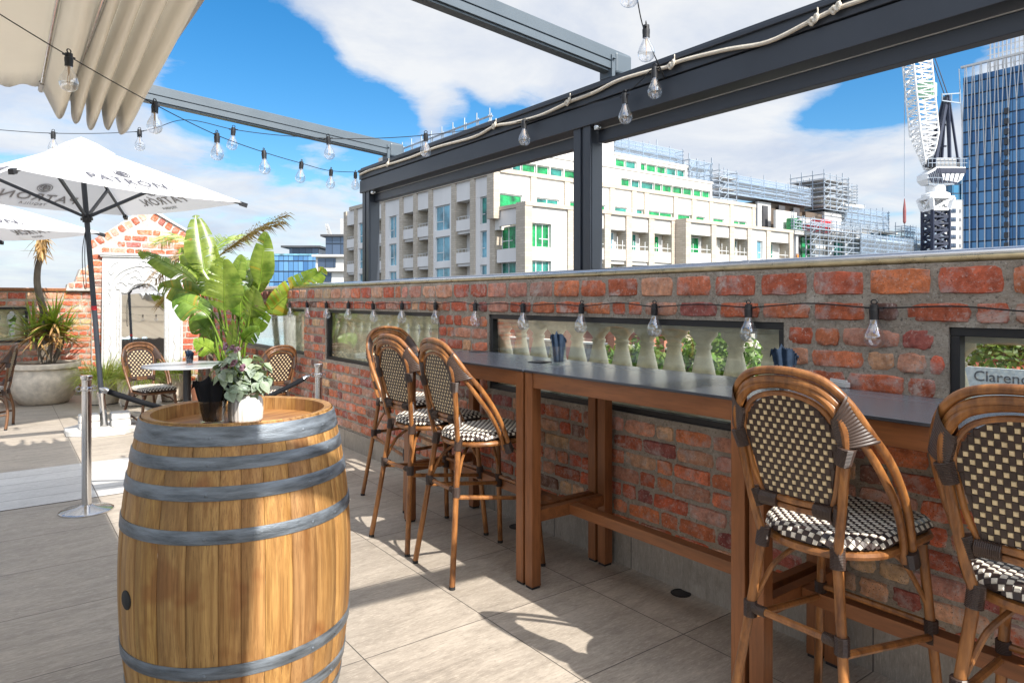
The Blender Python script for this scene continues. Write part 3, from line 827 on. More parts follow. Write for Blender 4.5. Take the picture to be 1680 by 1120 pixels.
# B: along the beam, across to the far cross beam and on past the parasol
bA = V((2.79, 4.10, 2.70)); bB = V((1.13, 5.70, 2.835))
def bl(t, s=.12): p = bA.lerp(bB, t); p.z -= s * 4 * t * (1 - t) * .9; return p
bk = [bB + V((-.245, .40, -.045)) * 1.0, bB + V((-.79, .86, -.05)), bB + V((-1.4, 1.3, -.0)), bB + V((-2.4, 2.1, .10))]
back_up = [V((2.45, 2.22, 2.735)), V((2.05, 1.93, 2.80)), V((1.2, 1.35, 2.95)), V((.2, .7, 3.15))]
beamk = [onX(1090, 128, 2.79), onX(1074, 112, 2.78), onX(1025, 153, 2.79), onX(945, 176, 2.79), onX(860, 198, 2.79), bA]
kn = list(reversed(back_up)) + beamk + [bl(.177), bl(.35), bl(.499), bl(.68), bl(.827), bB] + bk
lm = [(V((2.42, 2.18, 2.725)), V((.8, .6, 0))), (V((2.05, 1.93, 2.80)), V((.8, .6, 0))), (onX(1074, 114, 2.765), V((0, 1, 0))), (onX(1025, 157, 2.765), V((0, 1, 0))), (onX(860, 200, 2.765), V((0, 1, 0)))]
lm += [(bl(t), bB - bA) for t in (.177, .499, .827)] + [(bk[0], V((-1, .8, 0))), (bk[1], V((-1, .8, 0))), (bk[2], V((-1, .8, 0)))]
festoon('festoon of clear bulbs running along the dark beam and past the parasol', kn, lm)
# C: along the brick wall
kn = []; lm = []
rg = random.Random(2)
for k in range(-2, 16):
    y = 1.277 + .556 * k
    zz_ = 1.418 + rg.uniform(-.006, .006)
    lm.append((V((WX - .035, y, zz_)), V((0, 1, 0))))
    kn += [V((WX - .03, y, zz_)), V((WX - .012, y + .278, 1.436 + rg.uniform(-.008, .006)))]
festoon('festoon of clear bulbs pinned along the brick wall above the windows', kn, lm)
# cream rope tied along the beam
rp = [(590, 287), (607, 279), (637, 270), (675, 258), (715, 242), (777, 225), (812, 207), (840, 202), (885, 190), (927, 171), (940, 165), (975, 152), (1015, 132), (1065, 117), (1095, 110), (1117, 100), (1190, 82), (1260, 69), (1330, 35), (1372, 15), (1415, 0), (1480, -25), (1560, -50), (1680, -95)]
rt = thing('cream_rope', 'cream rope tied in knots along the dark pergola beam', 'rope', (0, 0, 0))
m = MB(); m.tube(cat([onX(a, b, 2.80) for a, b in rp], 5), .0105, 8); m.build('strand', MT['rope'], rt, smooth=True)
for a, b in ((637, 270), (812, 207), (933, 168), (1103, 107), (1336, 34), (1372, 15)):
    p = onX(a, b, 2.795); m = MB()
    m.tube(cat([p + V((-.012, .03, -.008)) * .72, p + V((-.014, .008, .012)) * .72, p + V((-.016, -.012, -.016)) * .72, p + V((-.018, -.03, .012)) * .72, p + V((-.008, -.012, .025)) * .72, p + V((-.006, .012, -.024)) * .72, p + V((-.012, .03, .010)) * .72], 5), .0075, 7)
    m.tube(cat([p + V((0, -.02, .01)) * .72, p + V((-.005, -.024, .05)) * .72, p + V((0, -.02, .07)) * .72], 4), .003, 5)
    m.build('knot', MT['rope'], rt, smooth=True)

# ------------------------------------------------------------------ bar tables
TX0, TX1, TH = 2.125, 2.70, 1.10
def bar_table():
    t = thing('bar_table', '', 'table', (0, 0, 0), 0, 'tall bar tables along the brick wall')
    L = 1.285; D = TX1 - TX0
    m = MB(); m.box(0, D, 0, L, TH - .012, TH); m.build('table_top', MT['tabletop'], t, bevel=.002)
    a = MB(); lw = .058
    zt = TH - .0125; zb = zt - .075
    m = MB(); m.box(.012, .042, lw + .001, L - lw - .001, zb, zt); m.build('apron', MT['table_wood_h'], t, bevel=.002)
    m = MB(); m.box(D - .042, D - .012, lw + .001, L - lw - .001, zb, zt); m.build('apron', MT['table_wood_h'], t, bevel=.002)
    for y in (0.004, L - lw - .004):
        m = MB(); m.box(lw + .006, D - lw - .006, y + .012, y + .042, zb, zt); m.build('end_apron', MT['table_wood_h'], t, bevel=.002)
        m = MB(); m.box(lw + .006, D - lw - .006, y + .008, y + .050, .33, .39); m.build('side_stretcher', MT['table_wood_h'], t, bevel=.002)
        for x in (.005, D - lw - .005):
            m = MB(); m.box(x, x + lw, y, y + lw, .012, zt); l = m.build('leg', MT['table_wood'], t, bevel=.003)
            m = MB(); m.box(x + .004, x + lw - .004, y + .004, y + lw - .004, 0, .012); m.build('foot', MT['blackrub'], l)
    m = MB(); m.box(D * .5 - .03, D * .5 + .03, .056, L - .056, .335, .386); m.build('long_stretcher', MT['table_wood_h'], t, bevel=.002)
    return t
tb = bar_table(); tb.location = (TX0, 2.745, 0); tb['label'] = 'tall bar table farthest along the wall, three cane stools gathered at it'
copy_thing(tb, (TX0, 1.45, 0), 0, 'tall dark topped bar table between the stools, tumbler of napkins near its far end')
copy_thing(tb, (TX0, .155, 0), 0, 'tall bar table nearest the camera, two big cane stools pushed up to it')

# ------------------------------------------------------------------ cane stools and chairs
def weave_panel(t, name, seat_z, back, hz):
    pass
def cane_seat(kind):
    """kind 'stool': seat 0.75 m; 'chair': seat 0.46 m"""
    tall = kind == 'stool'
    t = thing('cane_bar_stool' if tall else 'cane_chair', '', 'stool' if tall else 'chair', (0, 0, 0), 0, 'cane bar stools at the tall tables' if tall else 'cane chairs on the terrace')
    zr = .70 if tall else .41           # seat ring height
    ft = zr
    def Z(z): return z - .70 + zr       # heights above follow the seat
    cane, wrap = MT['cane' if tall else 'cane_dark'], MT['wrap']
    sx = 1.0 if tall else .8
    fr = [(-.26 * sx, .205), (.285 * sx, .215)]
    rr = .0152
    # legs
    for s in (-1, 1):
        m = MB(); m.tube(cat([(-.262 * sx, s * .21, .012), (-.22, s * .165, zr * .5), (-.178, s * .122, zr + .01)], 5), rr, 10)
        l = m.build('rear_leg', cane, t, smooth=True)
        m = MB(); m.tube([(-.262 * sx, s * .21, 0), (-.262 * sx, s * .21, .016)], rr * 1.05, 10); m.build('foot', MT['blackrub'], l, smooth=True)
        m = MB(); m.tube(cat([(.300 * sx, s * .215, .012), (.275, s * .190, zr * .5), (.250, s * .165, zr + .005)], 5), rr, 10)
        l = m.build('front_leg', cane, t, smooth=True)
        m = MB(); m.tube([(.300 * sx, s * .215, 0), (.300 * sx, s * .215, .016)], rr * 1.05, 10); m.build('foot', MT['blackrub'], l, smooth=True)
    def legp(front, s, z):
        k = z / zr
        if front: a, b, c = V((.300 * sx, s * .215, 0)), V((.275, s * .190, zr * .5)), V((.250, s * .165, zr))
        else: a, b, c = V((-.262 * sx, s * .21, 0)), V((-.22, s * .165, zr * .5)), V((-.178, s * .122, zr))
        return a.lerp(b, k * 2) if k < .5 else b.lerp(c, k * 2 - 1)
    # stretchers
    st = .47 if tall else .20
    for (f0, s0, z0, f1, s1, z1) in ((0, -1, st, 0, 1, st), (0, -1, st - .03, 1, -1, st - .10), (0, 1, st - .03, 1, 1, st - .10), (1, -1, st - .06, 1, 1, st - .06)):
        if not tall and f0 == 0 and f1 == 0: continue
        a = legp(f0, s0, z0); b = legp(f1, s1, z1)
        m = MB(); m.tube([a, b], .0115, 8); m.build('stretcher', cane, t, smooth=True)
    # curved braces under the seat
    for f in (0, 1):
        for s in (-1, 1):
            a = legp(f, s, zr - .24 * (1 if tall else .6)); c = legp(f, s, zr - .02) * .35; c.z = zr - .015
            mid = legp(f, s, zr - .05); mid = mid.lerp(c, .45); mid.z = zr - .07
            m = MB(); m.tube(cat([a, a.lerp(mid, .6) + V((0, 0, .02)), mid, c], 5), .0085, 7); m.build('brace', cane, t, smooth=True)
    # seat ring, seat pad
    def sdf(a, b):
        px_ = a - .070; r = .195 if px_ < 0 else .085
        qx = abs(px_) - .252 + r; qy = abs(b) - .200 + r
        return min(max(qx, qy), 0) + math.hypot(max(qx, 0), max(qy, 0)) - r
    ring = []
    for k in range(48):
        c_, s_ = math.cos(2 * PI * k / 48), math.sin(2 * PI * k / 48); lo_, hi_ = 0, .4
        for _ in range(24):
            md_ = (lo_ + hi_) / 2
            if sdf(.07 + md_ * c_, md_ * s_) < -.012: lo_ = md_
            else: hi_ = md_
        ring.append(V((.07 + lo_ * c_, lo_ * s_, zr - .002)))
    m = MB(); m.tube(ring, .0145, 8, closed=True); m.build('seat_ring', cane, t, smooth=True)
    zt = zr + .055
    def seatp(a, b, h=0):
        rad = .038; d = sdf(a, b); e = d + rad
        if e <= 0: return V((a, b, zt + h - .008 * max(0, 1 - ((a - .07) / .25) ** 2 - (b / .2) ** 2)))
        g1 = V((sdf(a + .001, b) - sdf(a - .001, b), sdf(a, b + .001) - sdf(a, b - .001)))
        g1 = g1.normalized() if g1.length > 1e-9 else V((1, 0))
        th = min(e / rad, 1.5); k = (rad + h) * math.sin(th) - e
        return V((a + g1.x * k, b + g1.y * k, zt + (rad + h) * math.cos(th) - rad))
    m = MB(); m.m = 0
    NA, NBb = 44, 36
    for i in range(NA):
        for j in range(NBb):
            aa_ = [-.205 + .55 * (i + q) / NA for q in (0, 1)]; bb_ = [-.225 + .45 * (j + q) / NBb for q in (0, 1)]
            if sdf(sum(aa_) / 2, sum(bb_) / 2) > .018: continue
            m.add([seatp(aa_[0], bb_[0]), seatp(aa_[1], bb_[0]), seatp(aa_[1], bb_[1]), seatp(aa_[0], bb_[1])], [(0, 1, 2, 3)])
    m.prism([(p.x * .99 + .0007, p.y * .99) for p in ring], (zr + .004, zr + .016), lambda u, v, d: V((u, v, d)))
    cw, ch = .0172, .0182
    def pad(fn, u, v, w, h, d, mi):
        """one strand crossing: little pillow"""
        m.m = mi
        vs = [fn(u - w, v - h, .0), fn(u + w, v - h, 0), fn(u + w, v + h, 0), fn(u - w, v + h, 0),
              fn(u - w * .72, v - h * .72, d), fn(u + w * .72, v - h * .72, d), fn(u + w * .72, v + h * .72, d), fn(u - w * .72, v + h * .72, d)]
        m.add(vs, [(4, 5, 6, 7), (0, 1, 5, 4), (1, 2, 6, 5), (2, 3, 7, 6), (3, 0, 4, 7)])
    for i in range(-12, 21):
        for j in range(-13, 14):
            a = i * cw; b = j * ch
            if sdf(a, b) > .014: continue
            li = (i + j) % 2 == 0
            if li: pad(seatp, a, b, cw * .46, ch * .43, .0035, 1)
            else: pad(seatp, a, b, cw * .60, ch * .62, .0022, 0)
    m.build('seat', [MT['weave_d'], MT['weave_w']], t)
    # back frame: two posts into an arch
    def loop(pts, mir=True):
        h = [V((p[0], p[1], Z(p[2]))) for p in pts]
        return cat(h + [V((p.x, -p.y, p.z)) for p in reversed(h[:-1])], 6)
    m = MB()
    m.tube(loop([(-.178, .122, .70), (-.198, .142, .80), (-.214, .160, .92), (-.232, .176, 1.04), (-.247, .166, 1.115), (-.262, .112, 1.178), (-.268, 0, 1.203)]), .0135, 9)
    m.tube(loop([(-.186, .112, .845), (-.205, .137, .92), (-.222, .153, 1.03), (-.238, .144, 1.10), (-.252, .096, 1.152), (-.258, 0, 1.174)]), .0085, 8)
    m.build('back_frame', cane, t, smooth=True)
    m = MB(); m.tube([(-.190, -.13, Z(.842)), (-.192, 0, Z(.838)), (-.190, .13, Z(.842))], .0105, 8); m.tube([(-.186, -.13, Z(.820)), (-.188, 0, Z(.816)), (-.186, .13, Z(.820))], .0105, 8)
    m.build('back_rail', cane, t, smooth=True)
    # arm loop: twin canes from seat side over the top of the back
    armk = [(.085, .212, .655), (.05, .224, .745), (-.015, .236, .865), (-.10, .236, .985), (-.180, .216, 1.08), (-.236, .178, 1.170), (-.262, .112, 1.226), (-.272, 0, 1.243)]
    armi = [(.058, .200, .660), (.022, .212, .750), (-.045, .222, .860), (-.125, .218, .965), (-.190, .198, 1.055), (-.242, .166, 1.144), (-.265, .106, 1.200), (-.274, 0, 1.217)]
    m = MB(); m.tube(loop(armk), .0132, 10); m.build('arm_loop', cane, t, smooth=True)
    m = MB(); m.tube(loop(armi), .0118, 9); m.build('arm_loop', cane, t, smooth=True)
    # woven back
    z0, z1 = .852, 1.172
    def bw(z):
        k = (z - z0) / (z1 - z0)
        if k < .56: return .108 + .040 * k / .56
        q = (k - .56) / .44
        return .148 * math.sqrt(max(0, 1 - q * q))
    def bp(u, v, d):
        k = (v - z0) / (z1 - z0)
        return V((-.190 - .066 * k + .10 * u * u - d, u, Z(v)))
    m = MB()
    for side in (-1, 1):
        P = []
        for j in range(17):
            v = z0 + (z1 - z0) * j / 16; w = bw(v)
            P.append([bp(w * (i / 5 - 1), v, .0022 * side) for i in range(11)])
        m.m = 0; m.grid(P, flip=(side < 0))
    pw, ph_ = (.0140, .0188) if tall else (.021, .025)
    for j in range(int((z1 - z0) / ph_)):
        v = z0 + (j + .5) * ph_
        for i in range(-14, 15):
            u = i * pw
            if abs(u) + pw * .4 > bw(v): continue
            li = (i + j) % 2 == 0
            for side in (-1, 1):
                fn = lambda a, b, d, side=side: bp(a * 1, b, side * (.0022 + d))
                o = len(m.f)
                if li: pad(fn, u, v, pw * (.46 if tall else .40), ph_ * (.36 if tall else .32), .0035, 1)
                else: pad(fn, u, v, pw * .60, ph_ * .66, .0028, 0)
    m.build('backrest', [MT['weave_d'], MT['weave_l']], t)
    # bindings
    def bind(pts, r0, r1=None, n=8, name='binding'):
        pts = [V(p) for p in pts]
        P = []; rs = []
        tot = sum((pts[i + 1] - pts[i]).length for i in range(len(pts) - 1))
        N = max(6, int(tot / .0042)) * 2
        for k in range(N + 1):
            q = k / N * (len(pts) - 1); i = min(int(q), len(pts) - 2)
            P.append(pts[i].lerp(pts[i + 1], q - i))
            rr_ = r0 + ((r1 or r0) - r0) * k / N
            rs.append(rr_ + (.0014 if k % 2 else -.0006))
        mm = MB(); mm.tube(P, rs, 10); mm.build(name, wrap, t, smooth=True, angle=25)
    for s in (-1, 1):
        a = legp(0, s, zr); bind([a + V((-.004, s * .003, -.03)), a + V((.004, -s * .002, .03))], .021)
        a = legp(1, s, zr); bind([a + V((.003, s * .003, -.03)), a + V((0, 0, .012))], .021)
        if tall:
            a = legp(0, s, st); bind([a - V((0, 0, .03)), a + V((0, 0, .022))], .0205)
            d = V((0, -s, 0)); bind([a + d * .014, a + d * .055], .0155)
            a = legp(1, s, st - .07); bind([a - V((0, 0, .05)), a + V((0, 0, .025))], .0205)
        bind([(-.184, s * .130, Z(.80)), (-.196, s * .142, Z(.855))], .0195)
        bind([(-.188, s * .118, Z(.830)), (-.190, s * .060, Z(.830))], .0245, .022)
        bind([(.087, s * .209, Z(.650)), (.060, s * .214, Z(.70))], .024)
        # broad shoulder wrap over arm and post
        bind([(-.222, s * .162, Z(.985)), (-.228, s * .176, Z(1.04))], .0205, .026)
        mm = MB(); K = 14; rows = []
        for k in range(K * 2 + 1):
            q = k / (K * 2)
            c0 = V((-.228, .174, 1.035)).lerp(V((-.250, .150, 1.128)), q); c1 = V((-.165, .222, 1.05)).lerp(V((-.242, .172, 1.172)), q)
            c = (c0 + c1) / 2; ax = (c1 - c0); L = ax.length / 2 + .019; ax.normalize()
            tn = V((-.3, -.35, .9)).normalized(); th = ax.cross(tn).normalized()
            wv = .0012 if k % 2 else -.0006
            row = []
            for j in range(17):
                a = 2 * PI * j / 16
                p = c + ax * (L + wv) * math.cos(a) + th * (.0215 + wv) * math.sin(a)
                row.append(V((p.x, s * p.y, Z(p.z))))
            rows.append(row)
        mm.grid(rows, flip=(s < 0)); mm.build('binding', wrap, t, smooth=True, angle=25)
    return t
stool = cane_seat('stool')
stool.location = (2.13, 1.14, 0); stool.rotation_euler = (0, 0, R(-1)); stool['label'] = 'large cane bar stool at right shown whole, its tall arched back before the dark tabletop'
copy_thing(stool, (2.165, .565, 0), R(2), 'cane bar stool nearest the camera, cut off by the right picture edge')
copy_thing(stool, (2.09, 3.12, 0), R(-3), 'cane bar stool at the far bar table, right one of the front pair')
copy_thing(stool, (2.10, 3.68, 0), R(3), 'cane bar stool at the far bar table, left one of the front pair')
copy_thing(stool, (2.40, 4.50, 0), R(-84), 'cane bar stool at the far table end, its back facing the brick wall window')
chair = cane_seat('chair')
chair.location = (1.38, 8.85, 0); chair.rotation_euler = (0, 0, R(-75)); chair['label'] = 'cane chair facing the round table, its woven back seen over the table top'
copy_thing(chair, (-.12, 9.75, 0), R(170), 'cane chair at the left picture edge beside the big sandstone pot')
copy_thing(chair, (2.42, 7.75, 0), R(100), 'cane chair mostly hidden behind the flowers, against the brick wall')

# ------------------------------------------------------------------ oak barrel
bt = thing('wine_barrel', 'upright oak wine barrel with grey metal hoops used as a table', 'barrel', (.682, 2.51, 0), R(20))
BH = 1.066
def br(z): q = (z - BH / 2) / (BH / 2); return .315 + .064 * (1 - abs(q) ** 2.1)
rg = random.Random(4)
m = MB()
NSV = 30; ang = []; a = 0
ws = [rg.uniform(.7, 1.35) for _ in range(NSV)]; tot = sum(ws)
zl = [BH * k / 30 for k in range(31)]
for w in ws:
    da = 2 * PI * w / tot
    k0 = rg.uniform(.88, 1.1); m.col = (k0, k0 * rg.uniform(.93, 1.03), k0 * rg.uniform(.85, 1.05))
    aa = [a + .0012, a + .005, a + da * .5, a + da - .005, a + da - .0012]; dr = [-.002, -.0003, 0, -.0003, -.002]
    P = [[V(((br(z) + d) * math.cos(q), (br(z) + d) * math.sin(q), z)) for q, d in zip(aa, dr)] for z in zl]
    m.grid(P)
    # chime: top edge and inside face
    rt_, ri = br(BH), br(BH) - .03
    P = [[V(((rt_ - .0035) * math.cos(q), (rt_ - .0035) * math.sin(q), BH)) for q in aa], [V(((rt_ - .006) * math.cos(q), (rt_ - .006) * math.sin(q), BH + .004)) for q in aa], [V((ri * math.cos(q), ri * math.sin(q), BH)) for q in aa], [V(((ri - .004) * math.cos(q), (ri - .004) * math.sin(q), BH - .075)) for q in aa]]
    m.grid(P)
    a += da
m.build('staves', MT['bark_oak'], bt, smooth=True, angle=60)
m = MB()
for k in range(7):
    x0 = -.285 + .570 * k / 7; x1 = x0 + .570 / 7 - .0015
    pts = []
    for x in (x0, (x0 * 2 + x1) / 3, (x0 + 2 * x1) / 3, x1): pts.append((x, -math.sqrt(max(.0, .2865 ** 2 - x * x))))
    pts += [(x, -y) for x, y in reversed(pts)]
    m.prism(pts, (BH - .075, BH - .045), lambda u, v, d: V((v, u, d)))
m.build('head', MT['head_oak'], bt, bevel=.001)
for (za, zb) in ((1.003, 1.061), (.933, .972), (.844, .886), (.717, .758), (.309, .350), (.181, .222), (.095, .134), (.006, .063)):
    m = MB(); N = 96
    rows = [[V(((br(z) + d) * math.cos(2 * PI * k / N), (br(z) + d) * math.sin(2 * PI * k / N), z)) for k in range(N + 1)] for z, d in ((za, -.001), (za, .0022), (za + .003, .0035), ((za + zb) / 2, .0032), (zb - .003, .0035), (zb, .0022), (zb, -.001))]
    m.grid(rows)
    h = m.build('hoop', MT['galv'], bt, smooth=True, angle=60)
    r_ = br((za + zb) / 2)
    for ra, q in ((-1.55, 0), (-1.25, .3), (-2.45, 0)):
        rm = MB()
        for dzr in (-.008, .010):
            th = ra + q * .0 + dzr * 1.5
            c = V((math.cos(th), math.sin(th), 0)) * (r_ + .0035) + V((0, 0, (za + zb) / 2 + dzr * .6))
            rm.lathe([(.0055, -.001), (.0055, .001), (.003, .003), (0, .0034)], 10, M=Matrix.Translation(c) @ V((math.cos(th), math.sin(th), 0)).to_track_quat('Z', 'Y').to_matrix().to_4x4(), cap0=False, cap1=False)
            break
        rm.build('rivet', MT['galv'], h, smooth=True)
m = MB(); th = R(-186); c = V((math.cos(th), math.sin(th), 0)) * (br(.53) - .002) + V((0, 0, .52))
m.lathe([(.030, -.012), (.030, .004), (.026, .006), (0, .0065)], 18, M=Matrix.Translation(c) @ V((math.cos(th), math.sin(th), 0)).to_track_quat('Z', 'Y').to_matrix().to_4x4(), cap1=False)
m.build('bung', MT['blackrub'], bt, smooth=True)

# ------------------------------------------------------------------ tumblers with napkins, vase
def napkin_glass(lab, loc, rz, nap, hb, hn, r=.042, fan=1.0, seed=1):
    t = thing('napkin_glass', lab, 'glass', loc, rz, None)
    m = MB(); m.lathe([(r * .86, .0), (r * .9, .004), (r * .93, .02), (r, hb), (r - .0022, hb), (r * .93 - .003, .02), (r * .85, .012), (0, .011)], 28, cap1=False)
    m.build('tumbler', MT['tumbler'], t, smooth=True, angle=50)
    rg = random.Random(seed)
    for k in range(4):
        m = MB(); rows = []
        off = (k - 1.5) * .010; tw = rg.uniform(-.4, .4); hh = hn * (1 - .05 * k)
        for i in range(9):
            v = i / 8; z = .014 + (hh - .014) * v; w = r * (.62 + .45 * v * fan)
            row = []
            for j in range(17):
                u = j / 8 - 1
                top = (1 - .22 * u * u - .10 * abs(math.sin(u * 5 + k * 1.7))) if i == 8 else 1
                y = off * (1 - v * .2) + .010 * math.cos(u * 7 + k) * (.4 + .6 * v) + tw * u * .02
                x = u * w
                lim = r * .9
                if z < hb:
                    q = math.hypot(x, y)
                    if q > r * .84: x *= r * .84 / q; y *= r * .84 / q
                row.append(V((x + off * .8 * v, y, .014 + (z - .014) * top)))
            rows.append(row)
        m.grid(rows); m.build('napkin', nap, t, smooth=True, angle=70, solid=.0025)
    return t
HZ = BH - .044
napkin_glass('short tumbler of folded black napkins standing on the barrel', (.585, 2.50, HZ), R(-40), MT['napkin'], .085, .17, .045, 1.7, 3)
napkin_glass('tall tumbler of navy napkins standing on the middle bar table', (2.44, 2.83, TH + .001), R(-30), MT['napkin_blue'], .10, .185, .042, .55, 5)
napkin_glass('tumbler of navy napkins behind the large right stool back', (2.46, 1.50, TH + .001), R(-50), MT['napkin_blue'], .10, .18, .042, .9, 6)
napkin_glass('small tumbler of navy napkins on the round terrace table', (1.66, 8.10, .752), R(-30), MT['napkin_blue'], .095, .17, .042, .6, 8)
vt = thing('flower_vase', 'white ribbed pot of silvery eucalyptus and mauve blooms on the barrel', 'vase', (.700, 2.515, HZ))
m = MB(); N = 96; rows = []
for z, r0, rib in ((0, .050, 0), (.003, .056, .5), (.01, .058, 1), (.04, .060, 1), (.075, .058, 1), (.084, .052, .3), (.088, .044, 0), (.096, .044, 0), (.102, .047, 0), (.104, .044, 0), (.098, .040, 0), (.03, .046, 0), (.028, .001, 0)):
    rows.append([V(((r0 - .0034 * rib * (1 - abs(math.sin(k * PI / N * 24)))) * math.cos(2 * PI * k / N), (r0 - .0034 * rib * (1 - abs(math.sin(k * PI / N * 24)))) * math.sin(2 * PI * k / N), z)) for k in range(N + 1)])
m.grid(rows); m.build('pot', MT['ceramic'], vt, smooth=True, angle=80)
rg = random.Random(9)
def disc_leaf(mb, c, n, up, L, Wd, bend=.15):
    n = n.normalized(); up = (up - n * up.dot(n)).normalized(); sd = up.cross(n)
    vs = [c]; K = 10
    rows = []
    for i in range(5):
        v = i / 4; w = Wd * math.sin(PI * min(1, .06 + v * .94) ** .8) * (1 if v < 1 else 0) + .0006
        row = []
        for j in (-1, -.5, 0, .5, 1):
            row.append(c + up * L * v + sd * w * j + n * (abs(j) * w * .35 - bend * L * v * v))
        rows.append(row)
    mb.grid(rows)
lm_, sm_, fm_ = MB(), MB(), MB()
fwd = V((-.6, -.8, 0)); rgt = V((.8, -.6, 0))
for k in range(34):
    az = rg.uniform(0, 2 * PI); lean = rg.uniform(.15, 1.15)
    Ls = rg.uniform(.09, .155) * (1.15 if lean < .8 else .95)
    d = V((math.sin(lean) * math.cos(az), math.sin(lean) * math.sin(az), math.cos(lean)))
    d = (d + rgt * -.22).normalized(); p0 = V((d.x * .015, d.y * .015, .09)); pts = [p0 + d * Ls * q - V((0, 0, .05 * q * q * lean)) for q in (0, .33, .66, 1)]
    cc = cat(pts, 4); sm_.tube(cc, [.0022 * (1 - .6 * i / len(cc)) for i in range(len(cc))], 5)
    for i, p in enumerate(cc):
        if i < 3: continue
        for s in (-1, 1):
            q = rg.uniform(.65, 1.1); lm_.col = (q, q * rg.uniform(.95, 1.05), q * rg.uniform(.85, 1.1))
            sd = d.orthogonal().normalized(); sd.rotate(Quaternion(d, rg.uniform(0, 2 * PI)))
            if rg.random() < .8: disc_leaf(lm_, p, (d * .6 + sd * .5 + V((0, 0, .5)) + fwd * .3), sd + d * .3, rg.uniform(.028, .05), rg.uniform(.013, .022))
for k in range(6):
    az = rg.uniform(2.2, 4.6); lean = rg.uniform(.2, .75)
    d = V((math.sin(lean) * math.cos(az), math.sin(lean) * math.sin(az), math.cos(lean)))
    p = V((0, 0, .09)) + d * rg.uniform(.13, .20)
    sm_.tube([V((0, 0, .09)), p], .0015, 5)
    fm_ = MB()
    for q in range(26):
        dd = V((rg.gauss(0, 1), rg.gauss(0, 1), rg.gauss(.2, 1))).normalized(); kk = rg.uniform(.7, 1.2); fm_.col = (kk, kk, kk)
        disc_leaf(fm_, p + dd * .006, dd, dd.orthogonal(), rg.uniform(.008, .018), .005)
    fm_.build('bloom', MT['petal'], vt, smooth=True)
lm_.build('leaves', MT['euca'], vt, smooth=True, angle=180); sm_.build('stems', MT['yucca'], vt)
# little things lying on the tables
for (p, lab) in ((onZ(886, 594, TH), 'small dark square coaster beside the tumbler on the bar table'), (onZ(786, 577, TH), 'small dark square coaster at the far end of the bar tables')):
    m = MB(); m.box(-.05, .05, -.05, .05, .0005, .004); o = m.build('coaster', MT['black'], None, bevel=.0015, loc=p, rot=(0, 0, R(8))); tag(o, lab, 'coaster', 'coasters on the bar tables')
p = onZ(1376, 634, TH); m = MB(); m.box(-.05, .05, -.012, .012, .0005, .022); m.box(-.045, .045, -.004, .004, .022, .03); o = m.build('card_holder', MT['ceramic'], None, bevel=.002, loc=p, rot=(0, 0, R(70))); tag(o, 'small white card holder lying on the bar table behind the right stool', 'holder')

# ------------------------------------------------------------------ rope barrier
def stanchion(lab, loc):
    t = thing('barrier_post', lab, 'barrier post', loc, 0, 'chrome rope barrier posts')
    m = MB(); m.lathe([(.165, 0), (.165, .010), (.150, .018), (.06, .034), (.034, .046)], 40); m.build('base', MT['steel'], t, smooth=True)
    m = MB(); m.lathe([(.030, .04), (.030, .86), (.030, .905)], 24); m.build('pole', MT['steel'], t, smooth=True)
    m = MB(); m.lathe([(.030, .905), (.037, .910), (.038, .93), (.034, .935), (0, .936)], 24, cap1=False); m.lathe([(.030, .83), (.035, .835), (.035, .85), (.030, .855)], 24); m.tube([(0, 0, .85), (0, 0, .91)], .0301, 24); m.build('collar', MT['steel'], t, smooth=True, angle=30)
    for a in (0, PI / 2, PI, 3 * PI / 2):
        m = MB(); c = V((math.cos(a), math.sin(a), 0)) * .045; c.z = .843
        m.tube([c + V((math.cos(a) * .016 * math.cos(b), math.sin(a) * .016 * math.cos(b), .016 * math.sin(b))) for b in [2 * PI * k / 12 for k in range(12)]], .0035, 6, closed=True); m.build('hook', MT['steel'], t, smooth=True)
    return t
sA = V((.478, 5.53, 0)); sB = V((2.09, 5.43, 0))
stanchion('chrome barrier post at left standing clear on the pale floor strip', sA)
stanchion('chrome barrier post by the brick wall, base hidden behind the barrel', sB)
rt = thing('barrier_rope', 'sagging black barrier rope with chrome ends between two posts', 'rope', sA)
a = V((.075, 0, .84)); b = (sB - sA) + V((-.075, 0, .84))
def rp_(t): p = a.lerp(b, t); p.z -= .30 * 4 * t * (1 - t) * (1 - .15 * math.cos(2 * PI * t)) * .72; return p
m = MB(); m.tube([rp_(.034 + .932 * k / 24) for k in range(25)], .019, 10); m.build('cord', MT['napkin'], rt, smooth=True)
for q in ((.0, .035), (1.0, .965)):
    m = MB(); m.tube([rp_(q[0]), rp_((q[0] * 3 + q[1]) / 4), rp_((q[0] + q[1]) / 2), rp_(q[1])], [.006, .012, .020, .021], 12); m.build('end_clip', MT['steel'], rt, smooth=True)

# ------------------------------------------------------------------ round table
t = thing('round_table', 'round pale topped terrace table on a black column', 'table', (1.64, 8.12, 0))
m = MB(); m.lathe([(.42, .728), (.448, .733), (.45, .742), (.447, .750), (.0, .7505)], 48, cap1=False); m.build('table_top', simple('pale_laminate', (.33, .35, .38), .3, 0, .05, 5), t, smooth=True, angle=40)
m = MB(); m.lathe([(.04, .02), (.04, .70), (.12, .727)], 20); m.build('column', MT['black'], t, smooth=True, angle=40)
m = MB(); m.lathe([(.24, 0), (.24, .012), (.06, .03), (.04, .04)], 32); m.build('foot', MT['black'], t, smooth=True, angle=40)
# floor drains
for (p, lab) in ((onZ(848, 864), 'round dark floor drain under the far stools'), (onZ(1117, 973), 'round dark floor drain near the skirting under the middle table')):
    m = MB(); m.lathe([(.05, .0005), (.05, .004), (.042, .006), (.040, .0035), (.0, .0035)], 24, cap1=False)
    o = m.build('floor_drain', MT['black'], None, smooth=True, angle=30, loc=(p.x, p.y, .0005)); tag(o, lab, 'drain', 'round floor drains')
